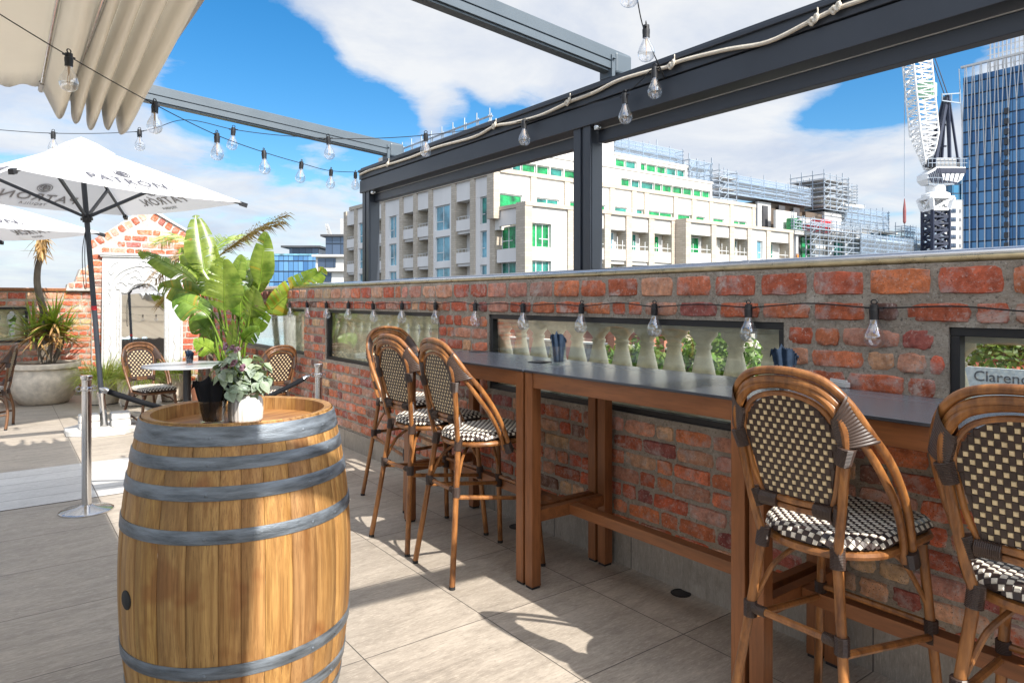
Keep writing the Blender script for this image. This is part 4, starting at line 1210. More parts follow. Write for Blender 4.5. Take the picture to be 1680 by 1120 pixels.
# ------------------------------------------------------------------ parasols
def parasol(lab, foot, top, corners, ez, apex_z, base=True):
    """square canopy: four corner offsets (x,y) from the canopy centre at height ez"""
    foot = V(foot); top = V(top)
    t = thing('parasol', lab, 'parasol', foot, 0, 'white square parasols')
    ctr = top - foot; ctr.z = 0
    ax = (top - foot); 
    pole = lambda z: V((ax.x * z / top.z, ax.y * z / top.z, z))
    m = MB(); m.tube([pole(.22), pole(apex_z - .05)], .026, 14); pl_ = m.build('pole', MT['frame'], t, smooth=True)
    m = MB(); m.tube([pole(1.35), pole(1.395)], .0275, 14, caps=False); m.build('sticker', MT['red'], pl_, smooth=True)
    m = MB(); m.tube([pole(2.28), pole(2.36)], .042, 12); m.tube([pole(2.30), pole(2.33)], .058, 8); m.build('runner', MT['black'], t, smooth=True)
    m = MB(); m.tube([pole(apex_z - .10), pole(apex_z - .03)], .05, 12); m.build('hub', MT['black'], t, smooth=True)
    C = [V((ctr.x + c[0], ctr.y + c[1], ez)) for c in corners]
    A = V((ctr.x, ctr.y, apex_z))
    cm = MB(); K = 8
    for i in range(4):
        p, q = C[i], C[(i + 1) % 4]
        rows = []
        for k in range(K + 1):
            f = .06 + .94 * k / K
            a_ = A.lerp(p, f); b_ = A.lerp(q, f)
            row = []
            for j in range(K + 1):
                s = j / K; x = a_.lerp(b_, s)
                sag = .035 * math.sin(PI * s) * f
                x = x - V((0, 0, sag)) + (V((A.x, A.y, x.z)) - x) * (.05 * math.sin(PI * s) * f)
                row.append(x)
            rows.append(row)
        cm.grid(rows)
    can = cm.build('canopy', MT['canopy'], t, smooth=True, angle=20)
    can.data.materials[0] = MT['canopy']
    vm = MB(); rows = []
    for i in range(4):
        p, q = C[i], C[(i + 1) % 4]
        up = V((0, 0, .03))
        vm.grid([[A + V((0, 0, .06))] * 5, [A.lerp(p, .09).lerp(A.lerp(q, .09), j / 4) + V((0, 0, .05)) for j in range(5)], [A.lerp(p, .20).lerp(A.lerp(q, .20), j / 4) + V((0, 0, .012 - .02 * math.sin(PI * j / 4))) for j in range(5)]])
    vm.build('vent', MT['canopy'], can, smooth=True, angle=20)
    run = pole(2.33)
    for i in range(4):
        m = MB(); a_ = A - V((0, 0, .07)); e = C[i] - V((0, 0, .022))
        m.bar(a_, e, .018, .030); r_ = m.build('rib', MT['frame'], t)
        m = MB(); m.bar(run, a_.lerp(e, .55), .022, .032); m.build('strut', MT['frame'], r_)
        m = MB(); d = (e - a_).normalized(); m.bar(e - d * .05, e + d * .03, .04, .045); m.build('tip', MT['black'], r_)
    m = MB(); m.tube(cat([pole(2.2) + V((-.02, 0, 0)), pole(1.95) + V((-.07, -.03, 0)), pole(1.62) + V((-.08, -.03, 0)), pole(1.60) + V((-.06, -.03, 0)), pole(1.9) + V((-.05, -.02, 0)), pole(2.2) + V((-.02, 0, 0))], 6), .004, 5); m.build('pull_cord', MT['cable'], t, smooth=True)
    # print on every side: on the outside, and showing through (mirrored) inside
    for i in range(4):
        p, q = C[i], C[(i + 1) % 4]
        e = (q - p); L = e.length; e = e / L
        mid = (p + q) / 2
        upv = (A - mid); H = upv.length; upv = (upv - e * upv.dot(e)).normalized()
        nrm = e.cross(upv).normalized()
        if nrm.z < 0: nrm = -nrm
        rd = e if (upv.cross(nrm)).dot(e) > 0 else -e     # reading direction seen from outside
        def sagv(x, y):
            f = 1 - y / H; s = .5 + x / max(L * f, .1); s = min(1, max(0, s)); return .035 * math.sin(PI * s) * f + .0
        def fo(x, y, z, k=1):
            f = 1 - (y) / H
            s_ = min(1, max(0, .5 + x / max(L * f, .1)))
            b_ = mid + upv * y + rd * x
            b_ = b_ - V((0, 0, .035 * math.sin(PI * s_) * f)) + (V((A.x, A.y, b_.z)) - b_) * (.05 * math.sin(PI * s_) * f)
            return b_ + nrm * (k * .010 + z)
        for (k, mt_, nm) in ((1, MT['print'], 'lettering'), (-1, MT['print_pale'], 'lettering_showing_through')):
            text_mesh('PATRÓN.', .19, lambda x, y, z, k=k: fo(x, y + .17, z, k), mt_, nm, can, .001, spacing=1.12)
            text_mesh('TEQUILA', .06, lambda x, y, z, k=k: fo(x, y + .08, z, k), mt_, nm, can, .001, spacing=1.25)
            em = MB()
            for q_ in range(2): em.tube([fo(.075 * math.cos(b) * (1 - .3 * q_), .42 + .075 * math.sin(b) * (1 - .3 * q_), 0, k) for b in [2 * PI * w / 24 for w in range(24)]], .004, 5, closed=True)
            for s_ in (-1, 1): em.tube([fo(s_ * x_, .42 + y_, 0, k) for x_, y_ in ((0, 0), (.035, .035), (.05, .014), (.027, -.01), (0, 0))], .004, 5)
            em.tube([fo(0, .46, 0, k), fo(0, .42, 0, k), fo(0, .37, 0, k)], [.006, .014, .004], 6)
            em.build('round_emblem', mt_, can)
    if base:
        m = MB()
        oc = [(.40 * math.cos(PI / 8 + k * PI / 4), .40 * math.sin(PI / 8 + k * PI / 4)) for k in range(8)]
        m.prism(oc, (.0, .055), lambda u, v, d: V((u, v, d))); b_ = m.build('base_slab', MT['concrete'], t, bevel=.008)
        for sx in (-1, 1):
            m = MB(); m.box(sx * .15 - .095, sx * .15 + .095, -.13, .07, .056, .13); m.box(sx * .15 - .095, sx * .15 + .095, -.13, .07, .133, .205); m.build('weight', MT['concrete'], b_, bevel=.012)
        m = MB(); m.tube([(0, 0, .055), pole(.42)], .036, 14); m.tube([pole(.40), pole(.44)], .042, 14); m.build('socket', MT['steel'], b_, smooth=True, angle=40)
    return t
def corners(r, a0): return [(r * math.cos(R(a0 + 90 * k)), r * math.sin(R(a0 + 90 * k))) for k in range(4)]
parasol('white lettered parasol on a leaning dark pole with concrete foot in front of the mirror', (.93, 8.80, 0), (.68, 8.42, 3.0), corners(1.60, -22), 2.53, 3.10)
parasol('lower white lettered parasol farther back, cut by the left picture edge', (-.58, 10.85, 0), (-.58, 10.85, 2.7), corners(1.75, -20), 2.32, 2.84)

# ------------------------------------------------------------------ plants
def big_leaf(stem, blade, p0, p1, p2, wd, rg, twist=0.0, gaps=.25, dry=0.0, fold=.35, bow=.06):
    """bird-of-paradise leaf: stalk p0-p1, paddle blade p1-p2 split into strips; wd is the half width"""
    p0, p1, p2 = V(p0), V(p1), V(p2)
    d01 = p1 - p0; d12 = p2 - p1
    m0 = p0.lerp(p1, .5) + V((0, 0, .08 * d01.length)) - d12.normalized() * .05 * d01.length
    m1 = p1.lerp(p2, .5) + V((0, 0, bow * d12.length * 2 * (1 - abs(d12.normalized().z))))
    pts = cat([p0, m0, p1, m1, p2], 8); n1 = 16; n2 = len(pts) - 1 - n1
    T = [(pts[min(i + 1, len(pts) - 1)] - pts[max(i - 1, 0)]).normalized() for i in range(len(pts))]
    stem.col = (1, 1.0, .8)
    stem.tube(pts[:-1], [max(.004, .017 * (1 - .026 * i)) for i in range(len(pts) - 1)], 6)
    view = V((-.6, -.75, .35)).normalized()
    prof = lambda v: max(.02, (math.sin(PI * min(1, v ** .62 * .985 + .012)) ** .7))
    q = rg.uniform(.75, 1.2); tint = (q * rg.uniform(.9, 1.2), q, q * rg.uniform(.7, 1.2))
    NB = n2 * 2
    for side in (-1, 1):
        shift = 0.0
        for k in range(NB):
            v0 = k / NB; v1 = (k + 1) / NB
            split = rg.random() < gaps
            if split: shift = rg.uniform(-.03, .10)
            else: shift *= .75
            rows = []
            for v, e in ((v0, -1), (v1, 1)):
                fi = n1 + v * n2; i = min(int(fi), len(pts) - 2); f = fi - i
                c = pts[i].lerp(pts[i + 1], f); t_ = T[i].lerp(T[i + 1], f).normalized()
                s_ = t_.cross(view); s_ = s_.normalized() if s_.length > .1 else t_.orthogonal().normalized()
                s_.rotate(Quaternion(t_, twist)); nn_ = s_.cross(t_)
                if nn_.dot(view) < 0: nn_ = -nn_
                row = []
                w = wd * prof(v)
                for j in range(5):
                    u = j / 4
                    sp_ = (-.010 * e * u if split else 0.0)
                    row.append(c + s_ * side * w * u * math.cos(fold * (1 - .6 * u)) + nn_ * (w * u * math.sin(fold) * (1 - 1.1 * u) - shift * w * u * u * 1.2) + t_ * (w * .40 * u + sp_ + shift * .3 * u) - V((0, 0, .25 * w * u * u)))
                rows.append(row)
            blade.col = c3v(tint, rg.uniform(.82, 1.12))
            if dry and rg.random() < dry: blade.col = (1.5, .8, .6)
            blade.grid(rows, flip=(side > 0))
def bird_plant():
    org = V((2.24, 8.65, 0))
    t = thing('bird_of_paradise', 'large potted bird of paradise with broad split green leaves before the mirror', 'plant', org)
    m = MB(); m.lathe([(.20, 0), (.23, .02), (.29, .34), (.31, .36), (.31, .40), (.285, .40), (.27, .36)], 28); m.build('pot', MT['terracotta'], t, smooth=True, angle=40)
    m = MB(); m.lathe([(.272, .365), (.15, .375), (0, .38)], 20, cap0=False, cap1=False); m.build('soil', MT['soil'], t, smooth=True)
    rg = random.Random(21)
    # blade foot and tip measured on the photo (crop pixels), with half width, own depth and twist
    L = [(450, 420, 400, 112, 78, .25, .35), (742, 490, 776, 198, 62, .1, .1), (790, 640, 1098, 398, 78, -.2, .75), (556, 625, 548, 335, 92, -.35, .1), (400, 480, 88, 298, 58, .15, .6),
         (600, 500, 645, 320, 66, .3, -.4), (430, 560, 198, 492, 62, 0, -.3), (470, 660, 282, 548, 72, -.3, .2), (480, 520, 318, 288, 56, .3, .5), (690, 660, 722, 500, 78, -.25, -.2),
         (655, 790, 748, 724, 44, -.4, .3), (520, 490, 502, 268, 44, .4, -.6), (500, 850, 386, 786, 46, -.3, .3), (590, 850, 604, 676, 46, -.4, -.3), (660, 740, 800, 600, 58, -.1, .4),
         (500, 840, 446, 712, 44, .1, .2), (690, 500, 668, 338, 50, .35, .4), (620, 590, 566, 400, 62, .2, -.5), (800, 900, 884, 866, 26, -.35, .5), (660, 560, 820, 380, 58, .35, -.3), (540, 560, 440, 400, 66, .1, .3), (470, 760, 380, 640, 56, .2, -.2), (640, 660, 640, 470, 62, .1, .2)]
    zc0 = .6 * org.x + .8 * org.y
    for i, (ax, ay, bx_, by_, w, dd, tw) in enumerate(L):
        P = lambda x, y, o: atd(200 + x / 3.294, 320 + y / 3.294, zc0 + o) - org
        s_, b_ = MB(), MB()
        base = V((rg.uniform(-.14, .14), rg.uniform(-.14, .14), .37))
        p1 = P(ax, ay, dd * .6); p2 = P(bx_, by_, dd + rg.uniform(-.15, .15))
        if p1.z < .55: base = V((p1.x * .3, p1.y * .3, .37))
        big_leaf(s_, b_, base, p1, p2, w / 3.294 / 1120 * zc0 * 1.12, rg, tw, (.30 if i in (2, 4) else .07 + .10 * rg.random()), .28 if i == 2 else (.10 if i in (6, 7, 11) else .015))
        lf = s_.build('leaf_stalk', MT['leaf'], t, smooth=True, angle=180); b_.build('leaf_blade', MT['leaf'], lf, smooth=True, angle=60)
    return t
bird_plant()
def frond(rach, leafl, base, az, lean, L, droop, rg, ll=.22, nl=46, w=.011, col=(1, 1, 1), curl=.5):
    d = V((math.cos(az) * math.sin(lean), math.sin(az) * math.sin(lean), math.cos(lean))); h = V((math.cos(az), math.sin(az), 0))
    p = V(base); cur = d.copy(); pts = [p.copy()]; T = [cur.copy()]; n = 20
    for i in range(n):
        cur = (cur + (h * .5 - V((0, 0, 1))) * droop / n).normalized(); p = p + cur * L / n; pts.append(p.copy()); T.append(cur.copy())
    rach.tube(pts, [.011 * (1 - .04 * i) for i in range(n + 1)], 6)
    sd = V((-h.y, h.x, 0))
    for k in range(nl):
        v = .18 + .82 * k / nl; fi = v * n; i = min(int(fi), n - 1); c = pts[i].lerp(pts[i + 1], fi - i); t_ = T[i]
        nn_ = sd.cross(t_).normalized(); nn_ = nn_ if nn_.z > 0 else -nn_
        for s in (-1, 1):
            l = ll * (.55 + .6 * math.sin(PI * min(1, v * .95))) * rg.uniform(.8, 1.1)
            dd = (sd * s * .75 + t_ * .75 + nn_ * rg.uniform(-.2, .3)).normalized()
            q = rg.uniform(.7, 1.2); leafl.col = (q * col[0], q * col[1], q * col[2])
            e1 = c + dd * l * .55; e2 = e1 + (dd - V((0, 0, curl * rg.uniform(.3, 1)))) * l * .5
            ww = t_ * w * .5 * .8 + nn_ * w * .2
            leafl.add([c - ww * .6, c + ww * .6, e1 - ww, e1 + ww, e2], [(0, 1, 3, 2), (2, 3, 4)])
def palm():
    t = thing('potted_palm', 'small palm with arching feathery fronds, one drying brown, behind the broad leaves', 'plant', (2.18, 9.5, 0))
    m = MB(); m.lathe([(.17, 0), (.22, .33), (.23, .36), (.20, .36)], 24); m.build('pot', MT['terracotta'], t, smooth=True, angle=40)
    m = MB(); m.tube(cat([(0, 0, .3), (.02, .01, 1.1), (0, .02, 1.92)], 5), [.05, .05, .048, .045, .045, .045, .044, .044, .043, .042, .04], 10); m.build('trunk', MT['bark'], t, smooth=True)
    rg = random.Random(8)
    RT = V((.8, -.6, 0)); FW = V((.6, .8, 0))
    az = lambda a, b: math.atan2((RT * a + FW * b).y, (RT * a + FW * b).x)
    for (sd, dp, ln, L, dr, mat, cl, cu) in ((1, -.05, .80, 1.22, .35, 'frond_brown', (1.0, .95, .9), 1.0), (.95, .15, .72, 1.1, .5, 'frond_brown', (.8, .7, .7), 1.2), (-1, .3, .30, .95, 1.7, 'yucca', (1.3, 1.15, 1.2), .8), (-1, .2, .65, .95, 2.4, 'dry', (.8, .8, .9), 1.1), (.1, .5, .3, .9, 1.5, 'yucca', (1, 1, 1), .4), (-.6, .5, .5, .9, 1.9, 'yucca', (1, 1, 1), .5),):
        r_, l_ = MB(), MB(); frond(r_, l_, (0, .02, 1.90), az(sd, dp), ln, L, dr, rg, .26, 62, .013, cl, cu)
        f = r_.build('frond', MT[mat], t, smooth=True); l_.build('leaflets', MT[mat], f)
palm()
def blade(mb, p, d, L, w, droop, rg, n=6, nrm=None):
    cur = d.normalized(); sd = cur.cross(V((0, 0, 1)));  sd = sd.normalized() if sd.length > .05 else V((1, 0, 0))
    rows = []; q = V(p)
    for i in range(n + 1):
        v = i / n; ww = w * (1 - v ** 2.2) * (.6 + .4 * min(1, v * 5)); up = sd.cross(cur)
        rows.append([q - sd * ww + up * ww * .35, q.copy(), q + sd * ww + up * ww * .35])
        cur = (cur - V((0, 0, droop / n))).normalized(); q = q + cur * L / n
    mb.grid(rows)
def rosette(mb, dry, c, n, L, w, rg, up=.3, droop=.5, dryfrac=.2):
    for k in range(n):
        az = rg.uniform(0, 2 * PI); el = math.asin(min(1, rg.uniform(-.5, 1) ** 1 if rg.random() > .0 else 1))
        d = V((math.cos(az) * math.cos(el), math.sin(az) * math.cos(el), math.sin(el) + up * .3))
        b = dry if (el < -.1 and rg.random() < .8 or rg.random() < dryfrac * .4) else mb
        q = rg.uniform(.7, 1.25); b.col = (q * rg.uniform(.9, 1.15), q, q * .9)
        blade(b, V(c) + d * .02, d, L * rg.uniform(.75, 1.1), w, droop * rg.uniform(.3, 1.3), rg)
# big sandstone pot with yucca and dead trunk
pc = V((.50, 11.72, 0))
pt = thing('yucca_pot', 'big round sandstone pot holding spiky yucca rosettes and a tall dead trunk', 'plant', pc)
m = MB(); m.lathe([(.26, 0), (.29, .01), (.38, .12), (.435, .26), (.44, .38), (.415, .46), (.40, .49), (.445, .505), (.45, .555), (.44, .575), (.39, .575), (.38, .53)], 40); m.build('pot', MT['pot'], pt, smooth=True, angle=40)
m = MB(); m.lathe([(.385, .54), (.2, .555), (0, .56)], 24, cap0=False, cap1=False); m.build('soil', MT['soil'], pt, smooth=True)
rg = random.Random(31)
g_, d_ = MB(), MB()
for c in ((.05, 0, 1.02), (.22, .06, .92), (-.12, .05, .95), (.12, -.1, 1.12)): rosette(g_, d_, c, 64, .52, .016, rg, .4, .45)
yl = g_.build('rosette', MT['yucca'], pt, smooth=True, angle=180); d_.build('dead_leaves', MT['dry'], pt, smooth=True, angle=180)
m = MB()
for a, b in (((.05, 0, .55), (.05, 0, 1.02)), ((.10, .05, .55), (.22, .06, .92)), ((-.03, .02, .55), (-.12, .05, .95))): m.tube(cat([a, V(a).lerp(V(b), .5) + V((.02, 0, 0)), b], 4), .035, 9)
m.build('stem', MT['bark'], pt, smooth=True)
def rel(px, py): p = onY(px, py, pc.y + .02); return p - pc
m = MB(); tk = cat([rel(74, 585), rel(73, 520), rel(66, 490), rel(61, 465), rel(62, 440), rel(66, 425)], 6); m.tube(tk, [.052 - .0005 * i for i in range(len(tk))], 10); m.build('dead_trunk', MT['bark'], pt, smooth=True)
m = MB(); tk = cat([rel(66, 428), rel(68, 410), rel(69, 390), rel(68, 371)], 6); m.tube(tk, [.040, .042, .046, .048, .048, .05, .052, .055, .058, .06, .06, .062, .064, .066, .068, .07, .07, .07, .06][:len(tk)], 10)
for k in range(70):
    q = rg.random(); c = rel(67 + 2 * q, 425 - 54 * q); az = rg.uniform(0, 2 * PI); kk = rg.uniform(.7, 1.3); m.col = (kk, kk, kk)
    blade(m, c + V((math.cos(az) * .05, math.sin(az) * .05, .02)), V((math.cos(az) * .45, math.sin(az) * .45, rg.uniform(-1.2, .3))), rg.uniform(.10, .26), .014, rg.uniform(0, 1.2), rg, 4)
m.build('dead_top', MT['dry'], pt, smooth=True, angle=60)
def grass_pot(lab, c, r, h, n, seed, mat='grass', L=.40):
    n = int(n * 2.3)
    t = thing('grass_pot', lab, 'plant', c, 0, 'small sandstone pots of grass')
    m = MB(); m.lathe([(r * .72, .0), (r * .78, .02), (r * .96, h * .55), (r, h * .85), (r * 1.04, h * .88), (r * 1.04, h), (r * .94, h), (r * .9, h * .9)], 28); m.build('pot', MT['pot'], t, smooth=True, angle=40)
    m = MB(); m.lathe([(r * .76, .0), (r * .76, .018)], 24); m.build('saucer', MT['blackrub'], t)
    m = MB(); rg = random.Random(seed)
    for k in range(n):
        az = rg.uniform(0, 2 * PI); el = rg.uniform(.35, 1.45); rr = r * .7 * math.sqrt(rg.random())
        q = rg.uniform(.65, 1.3); m.col = (q * rg.uniform(.9, 1.2), q, q)
        blade(m, (rr * math.cos(az), rr * math.sin(az), h * .93), V((math.cos(az) * math.cos(el), math.sin(az) * math.cos(el), math.sin(el))), L * rg.uniform(.6, 1.2), .0065, rg.uniform(.8, 2.2), rg, 6)
    m.build('blades', MT[mat], t, smooth=True, angle=180)
    return t
grass_pot('sandstone pot of bright grass between the big pot and the parasol pole', (1.16, 11.15, 0), .25, .36, 260, 1)
grass_pot('sandstone pot of bright grass under the mirror behind the cane chair', (1.55, 10.75, 0), .27, .38, 300, 2)
grass_pot('low sandstone pot of short grass half hidden at the foot of the mirror', (2.02, 10.9, 0), .20, .40, 150, 3, 'yucca', .28)
# palm leaning in at the left edge
c = onY(-75, 560, 11.5)
t = thing('yucca_plant', 'spiky green yucca whose blades reach in at the left picture edge', 'plant', (c.x, c.y, 0))
m = MB(); m.lathe([(.2, 0), (.27, .4), (.28, .44), (.24, .44)], 24); m.build('pot', MT['pot'], t, smooth=True, angle=40)
m = MB(); m.tube([(0, 0, .4), (0, 0, 1.2)], .05, 10); m.build('stem', MT['bark'], t, smooth=True)
g_, d_ = MB(), MB(); rosette(g_, d_, (0, 0, 1.22), 130, .72, .017, rg, .4, .4); g_.build('rosette', MT['yucca'], t, smooth=True, angle=180); d_.build('dead_leaves', MT['dry'], t, smooth=True, angle=180)
# ------------------------------------------------------------------ cream apartment building opposite
GZ = -9.0
apt = thing('apartment_building', 'cream brick apartment building under construction with green filmed windows and stepped white top storeys', 'building', (37, 47, GZ))
def W2(m, name, mat, parent=apt, **k):
    m.v = [(x - 37, y - 47, z - GZ) for x, y, z in m.v]
    return m.build(name, mat, parent, **k)
FX = 37.0
def fy(px): return onX(px, 493, FX).y
def add_window(axis, a0, a1, z0, z1, plane, depth, gm, mull=2, parent=apt, rail=None):
    """axis 'y': facade faces -X at x=plane, window runs along y; 'x': facade faces -Y at y=plane"""
    def B(m, p0, p1, q0, q1, c0, c1):
        if axis == 'y': m.box(q0, q1, p0, p1, c0, c1)
        else: m.box(p0, p1, q0, q1, c0, c1)
    m = MB(); t = .09; d0, d1 = plane + depth, plane + depth + .12
    B(m, a0, a1, d0, d1, z0, z0 + t); B(m, a0, a1, d0, d1, z1 - t, z1)
    for k in range(mull + 1):
        c = a0 + t / 2 + (a1 - a0 - t) * k / mull
        B(m, c - t / 2, c + t / 2, d0, d1, z0 + t, z1 - t)
    if mull >= 1 and z1 - z0 > 1.8: B(m, (a0 + a1) / 2, a1 - t, d0 + .01, d1 - .01, z0 + (z1 - z0) * .36, z0 + (z1 - z0) * .36 + t * .8)
    w = W2(m, 'window', MT['b_frame'], parent)
    m = MB(); B(m, a0 + .02, a1 - .02, d0 + .05, d0 + .07, z0 + .02, z1 - .02)
    W2(m, 'pane', MT[gm], w)
    return w
rg = random.Random(12)
# west face
pil = [fy(p) for p in (567, 584, 608, 629, 659, 682, 707, 745, 776, 809)]
yN, yF = 52.2, 84.6
m = MB(); m.box(FX + 1.3, 77.5, 52.5, yF, GZ, 13.0); W2(m, 'core', MT['b_panel'])
fac = MB(); pm = MB(); deep = MB()
tops = [11.4, 8.14, 4.88, 1.62]
for y in pil: pm.box(FX - .12, FX + 1.29, y - .38, y + .38, GZ, 13.3)
pm.box(FX - .15, FX + 1.29, yN - .3, yF + .4, 13.301, 13.75)
kinds = ['bal', 'win', 'bal', 'bal', 'win', 'bal', 'bal', 'winw', 'bal']
bays = list(zip(pil[:-1], pil[1:], ['bal', 'win', 'bal', 'winm', 'bal', 'bal', 'winw', 'bal', 'winn']))
for (ya, yb, kd) in bays:
    lo, hi = min(ya, yb) + .381, max(ya, yb) - .381
    fac.box(FX + .05, FX + 1.28, lo, hi, tops[0] + .02, 13.3)
    for k, zt in enumerate(tops):
        zb = zt - 2.62
        nz = tops[k + 1] if k + 1 < len(tops) else GZ
        if kd == 'bal':
            fac.box(FX + .0, FX + .18, lo, hi, zb - .35, zb + .75)                 # upstand
            fac.box(FX + .181, FX + 1.28, lo, hi, nz + .001, zb - .05)
            gm = rg.choice(['b_green', 'b_green', 'b_glass', 'b_teal'])
            add_window('y', lo + (hi - lo) * .04, lo + (hi - lo) * .62, zb, zt - .12, FX, 1.12, gm, 2)
            m = MB(); m.box(FX + .05, FX + .09, lo, hi, zb + 1.05, zb + 1.09)
            for q in range(4): yy = lo + (hi - lo) * (q + .5) / 4; m.box(FX + .05, FX + .08, yy - .02, yy + .02, zb + .751, zb + 1.049)
            W2(m, 'balcony_rail', MT['b_frame'])
        else:
            fr_ = {'win': (.1, .72), 'winm': (.26, .74), 'winw': (.10, .86), 'winn': (.30, .72)}[kd]
            w0 = lo + (hi - lo) * (1 - fr_[1]); w1 = lo + (hi - lo) * (1 - fr_[0])
            fac.box(FX + .05, FX + 1.28, lo, w0, nz, zt); fac.box(FX + .05, FX + 1.28, w1, hi, nz, zt)
            fac.box(FX + .05, FX + 1.28, w0, w1, nz, zb)
            gm = 'b_glass' if not (kd == 'winn' and k == 0) else 'b_teal'
            add_window('y', w0, w1, zb, zt, FX, .22, gm, 2 if kd != 'winn' else 1)
W2(fac, 'precast_panels', MT['b_panel']); W2(pm, 'brick_piers', MT['b_brick'])
# south faces: corner bay, recessed front and projecting bay, one storey lower
def south(plane, xs, top, kinds_, z_par, back, nm, mull=2, tops_=None, solidpanel='b_white'):
    fac = MB(); pm = MB()
    tops_ = tops_ or [8.30, 5.0, 1.7]
    for x in xs: pm.box(x - .40, x + .40, plane - .12, plane + 1.19, GZ, top)
    pm.box(xs[0] - .40, xs[-1] + .40, plane - .16, plane + 1.19, top + .001, top + z_par)
    for xa, xb, kd in zip(xs[:-1], xs[1:], kinds_):
        lo, hi = xa + .401, xb - .401
        fac.box(lo, hi, plane + .06, plane + 1.18, tops_[0] + .01, top)
        for k, zt in enumerate(tops_):
            zb = zt - 2.15
            nz = tops_[k + 1] if k + 1 < len(tops_) else GZ
            if kd == 'bal':
                fac.box(lo, hi, plane, plane + .18, nz + .35, zb + .30); fac.box(lo, hi, plane + .181, plane + 1.18, nz + .01, zb - .02)
                gm = rg.choice(['b_green', 'b_green', 'b_green', 'b_teal', 'b_glass'])
                add_window('x', lo + .05, lo + (hi - lo) * rg.uniform(.55, .85), zb, zt - .1, plane, 1.02, gm, 2)
                m = MB(); m.box(lo, hi, plane + .05, plane + .09, zb + .66, zb + .72)
                for q in range(3): xx = lo + (hi - lo) * (q + .5) / 3; m.box(xx - .03, xx + .03, plane + .05, plane + .08, zb + .301, zb + 1.2 + .3 * (q % 2))
                W2(m, 'balcony_rail', MT['b_frame'])
            elif kd == 'half':
                w1 = lo + (hi - lo) * .55
                fac.box(w1, hi, plane + .04, plane + 1.18, nz, zt); fac.box(lo, w1, plane + .04, plane + 1.18, nz, zb)
                add_window('x', lo, w1, zb, zt, plane, .35, rg.choice(['b_green', 'b_teal']), 3)
            elif kd == 'slit':
                w0, w1 = lo + (hi - lo) * .4, lo + (hi - lo) * .8
                fac.box(lo, w0, plane + .04, plane + 1.18, nz, zt); fac.box(w1, hi, plane + .04, plane + 1.18, nz, zt); fac.box(w0, w1, plane + .04, plane + 1.18, nz, zb)
                add_window('x', w0, w1, zb, zt, plane, .25, 'b_glass', 1)
            else:
                fac.box(lo, hi, plane + .06, plane + 1.18, nz, zt)
    W2(fac, nm, MT[solidpanel]); W2(pm, 'brick_piers', MT['b_brick'])
def fx(px, Y): return onY(px, 493, Y).x
Yb = 46.9
xs1 = [fx(p, Yb) for p in (866, 936, 966, 996, 1031, 1068, 1105)]
south(Yb, xs1, 9.75, ['half', 'bal', 'bal', 'bal', 'bal', 'bal'], .35, 50.4, 'precast_panels')
m = MB(); m.box(FX + 1.3, xs1[-1], Yb + 1.2, 52.4, GZ, 9.7); W2(m, 'front_bay', MT['b_white'])
# west side of the corner bay
pmx = MB(); pmx.box(FX - .12, FX + .25, Yb + .7, Yb + 1.25, GZ, 9.75); pmx.box(FX - .14, FX + .26, Yb + .69, 52, 9.76, 10.1); W2(pmx, 'brick_piers', MT['b_brick'])
for zt, zb in ((8.3, 6.15), (5.0, 2.85)):
    m = MB(); m.box(FX, FX + .18, Yb + 1.26, 51.7, zb - 1.2, zb); W2(m, 'spandrel_panel', MT['b_panel'])
m = MB(); m.box(FX, FX + .24, Yb + 1.26, 51.7, 8.32, 9.74); W2(m, 'spandrel_panel', MT['b_panel'])
for zt, zb in ((8.3, 6.15), (5.0, 2.85)): add_window('y', Yb + 1.4, 51.6, zb + .01, zt - .02, FX, .5, 'b_teal' if zt < 6 else 'b_green', 3)
Yc = 45.5
xs2 = [fx(p, Yc) for p in (1128, 1170, 1200, 1229, 1260, 1297)]
south(Yc, xs2, 9.55, ['bal', 'bal', 'bal', 'slit', 'bal'], .35, 50, 'precast_panels')
m = MB(); m.box(xs2[0] - .39, xs2[0] + .6, Yc + 1.2, Yb + 1.19, GZ, 9.9); W2(m, 'brick_piers', MT['b_brick'])
m = MB(); m.box(xs2[0] + .61, xs2[-1] + .38, Yc + 1.2, 52.4, GZ, 9.5); W2(m, 'front_bay', MT['b_white'])
# attic storey
Ya = 51.2
xs3 = [fx(p, Ya) for p in (814, 875, 930, 960, 1004, 1040, 1060, 1108, 1138, 1166, 1200, 1236)]
fac = MB(); pm = MB()
for x in xs3: pm.box(x - .35, x + .35, Ya - .1, Ya + 1.0, 9, 13.3)
pm.box(FX, xs3[-1] + .4, Ya - .14, Ya + 1.0, 13.301, 13.7)
for xa, xb in zip(xs3[:-1], xs3[1:]):
    lo, hi = xa + .351, xb - .351
    fac.box(lo, hi, Ya + .05, Ya + .99, 11.42, 13.3); fac.box(lo, hi, Ya + .05, Ya + .99, 8, 9.3)
    n_ = rg.choice([1, 2, 3]); w1 = lo + (hi - lo) * rg.uniform(.7, 1)
    add_window('x', lo, w1, 9.31, 11.40, Ya, .2, rg.choice(['b_green', 'b_green', 'b_green', 'b_teal']), max(1, int((w1 - lo) / 1.4)))
    if w1 < hi - .1: fac.box(w1, hi, Ya + .05, Ya + .99, 9.301, 11.42)
W2(fac, 'attic_panels', MT['b_white']); W2(pm, 'brick_piers', MT['b_brick'])
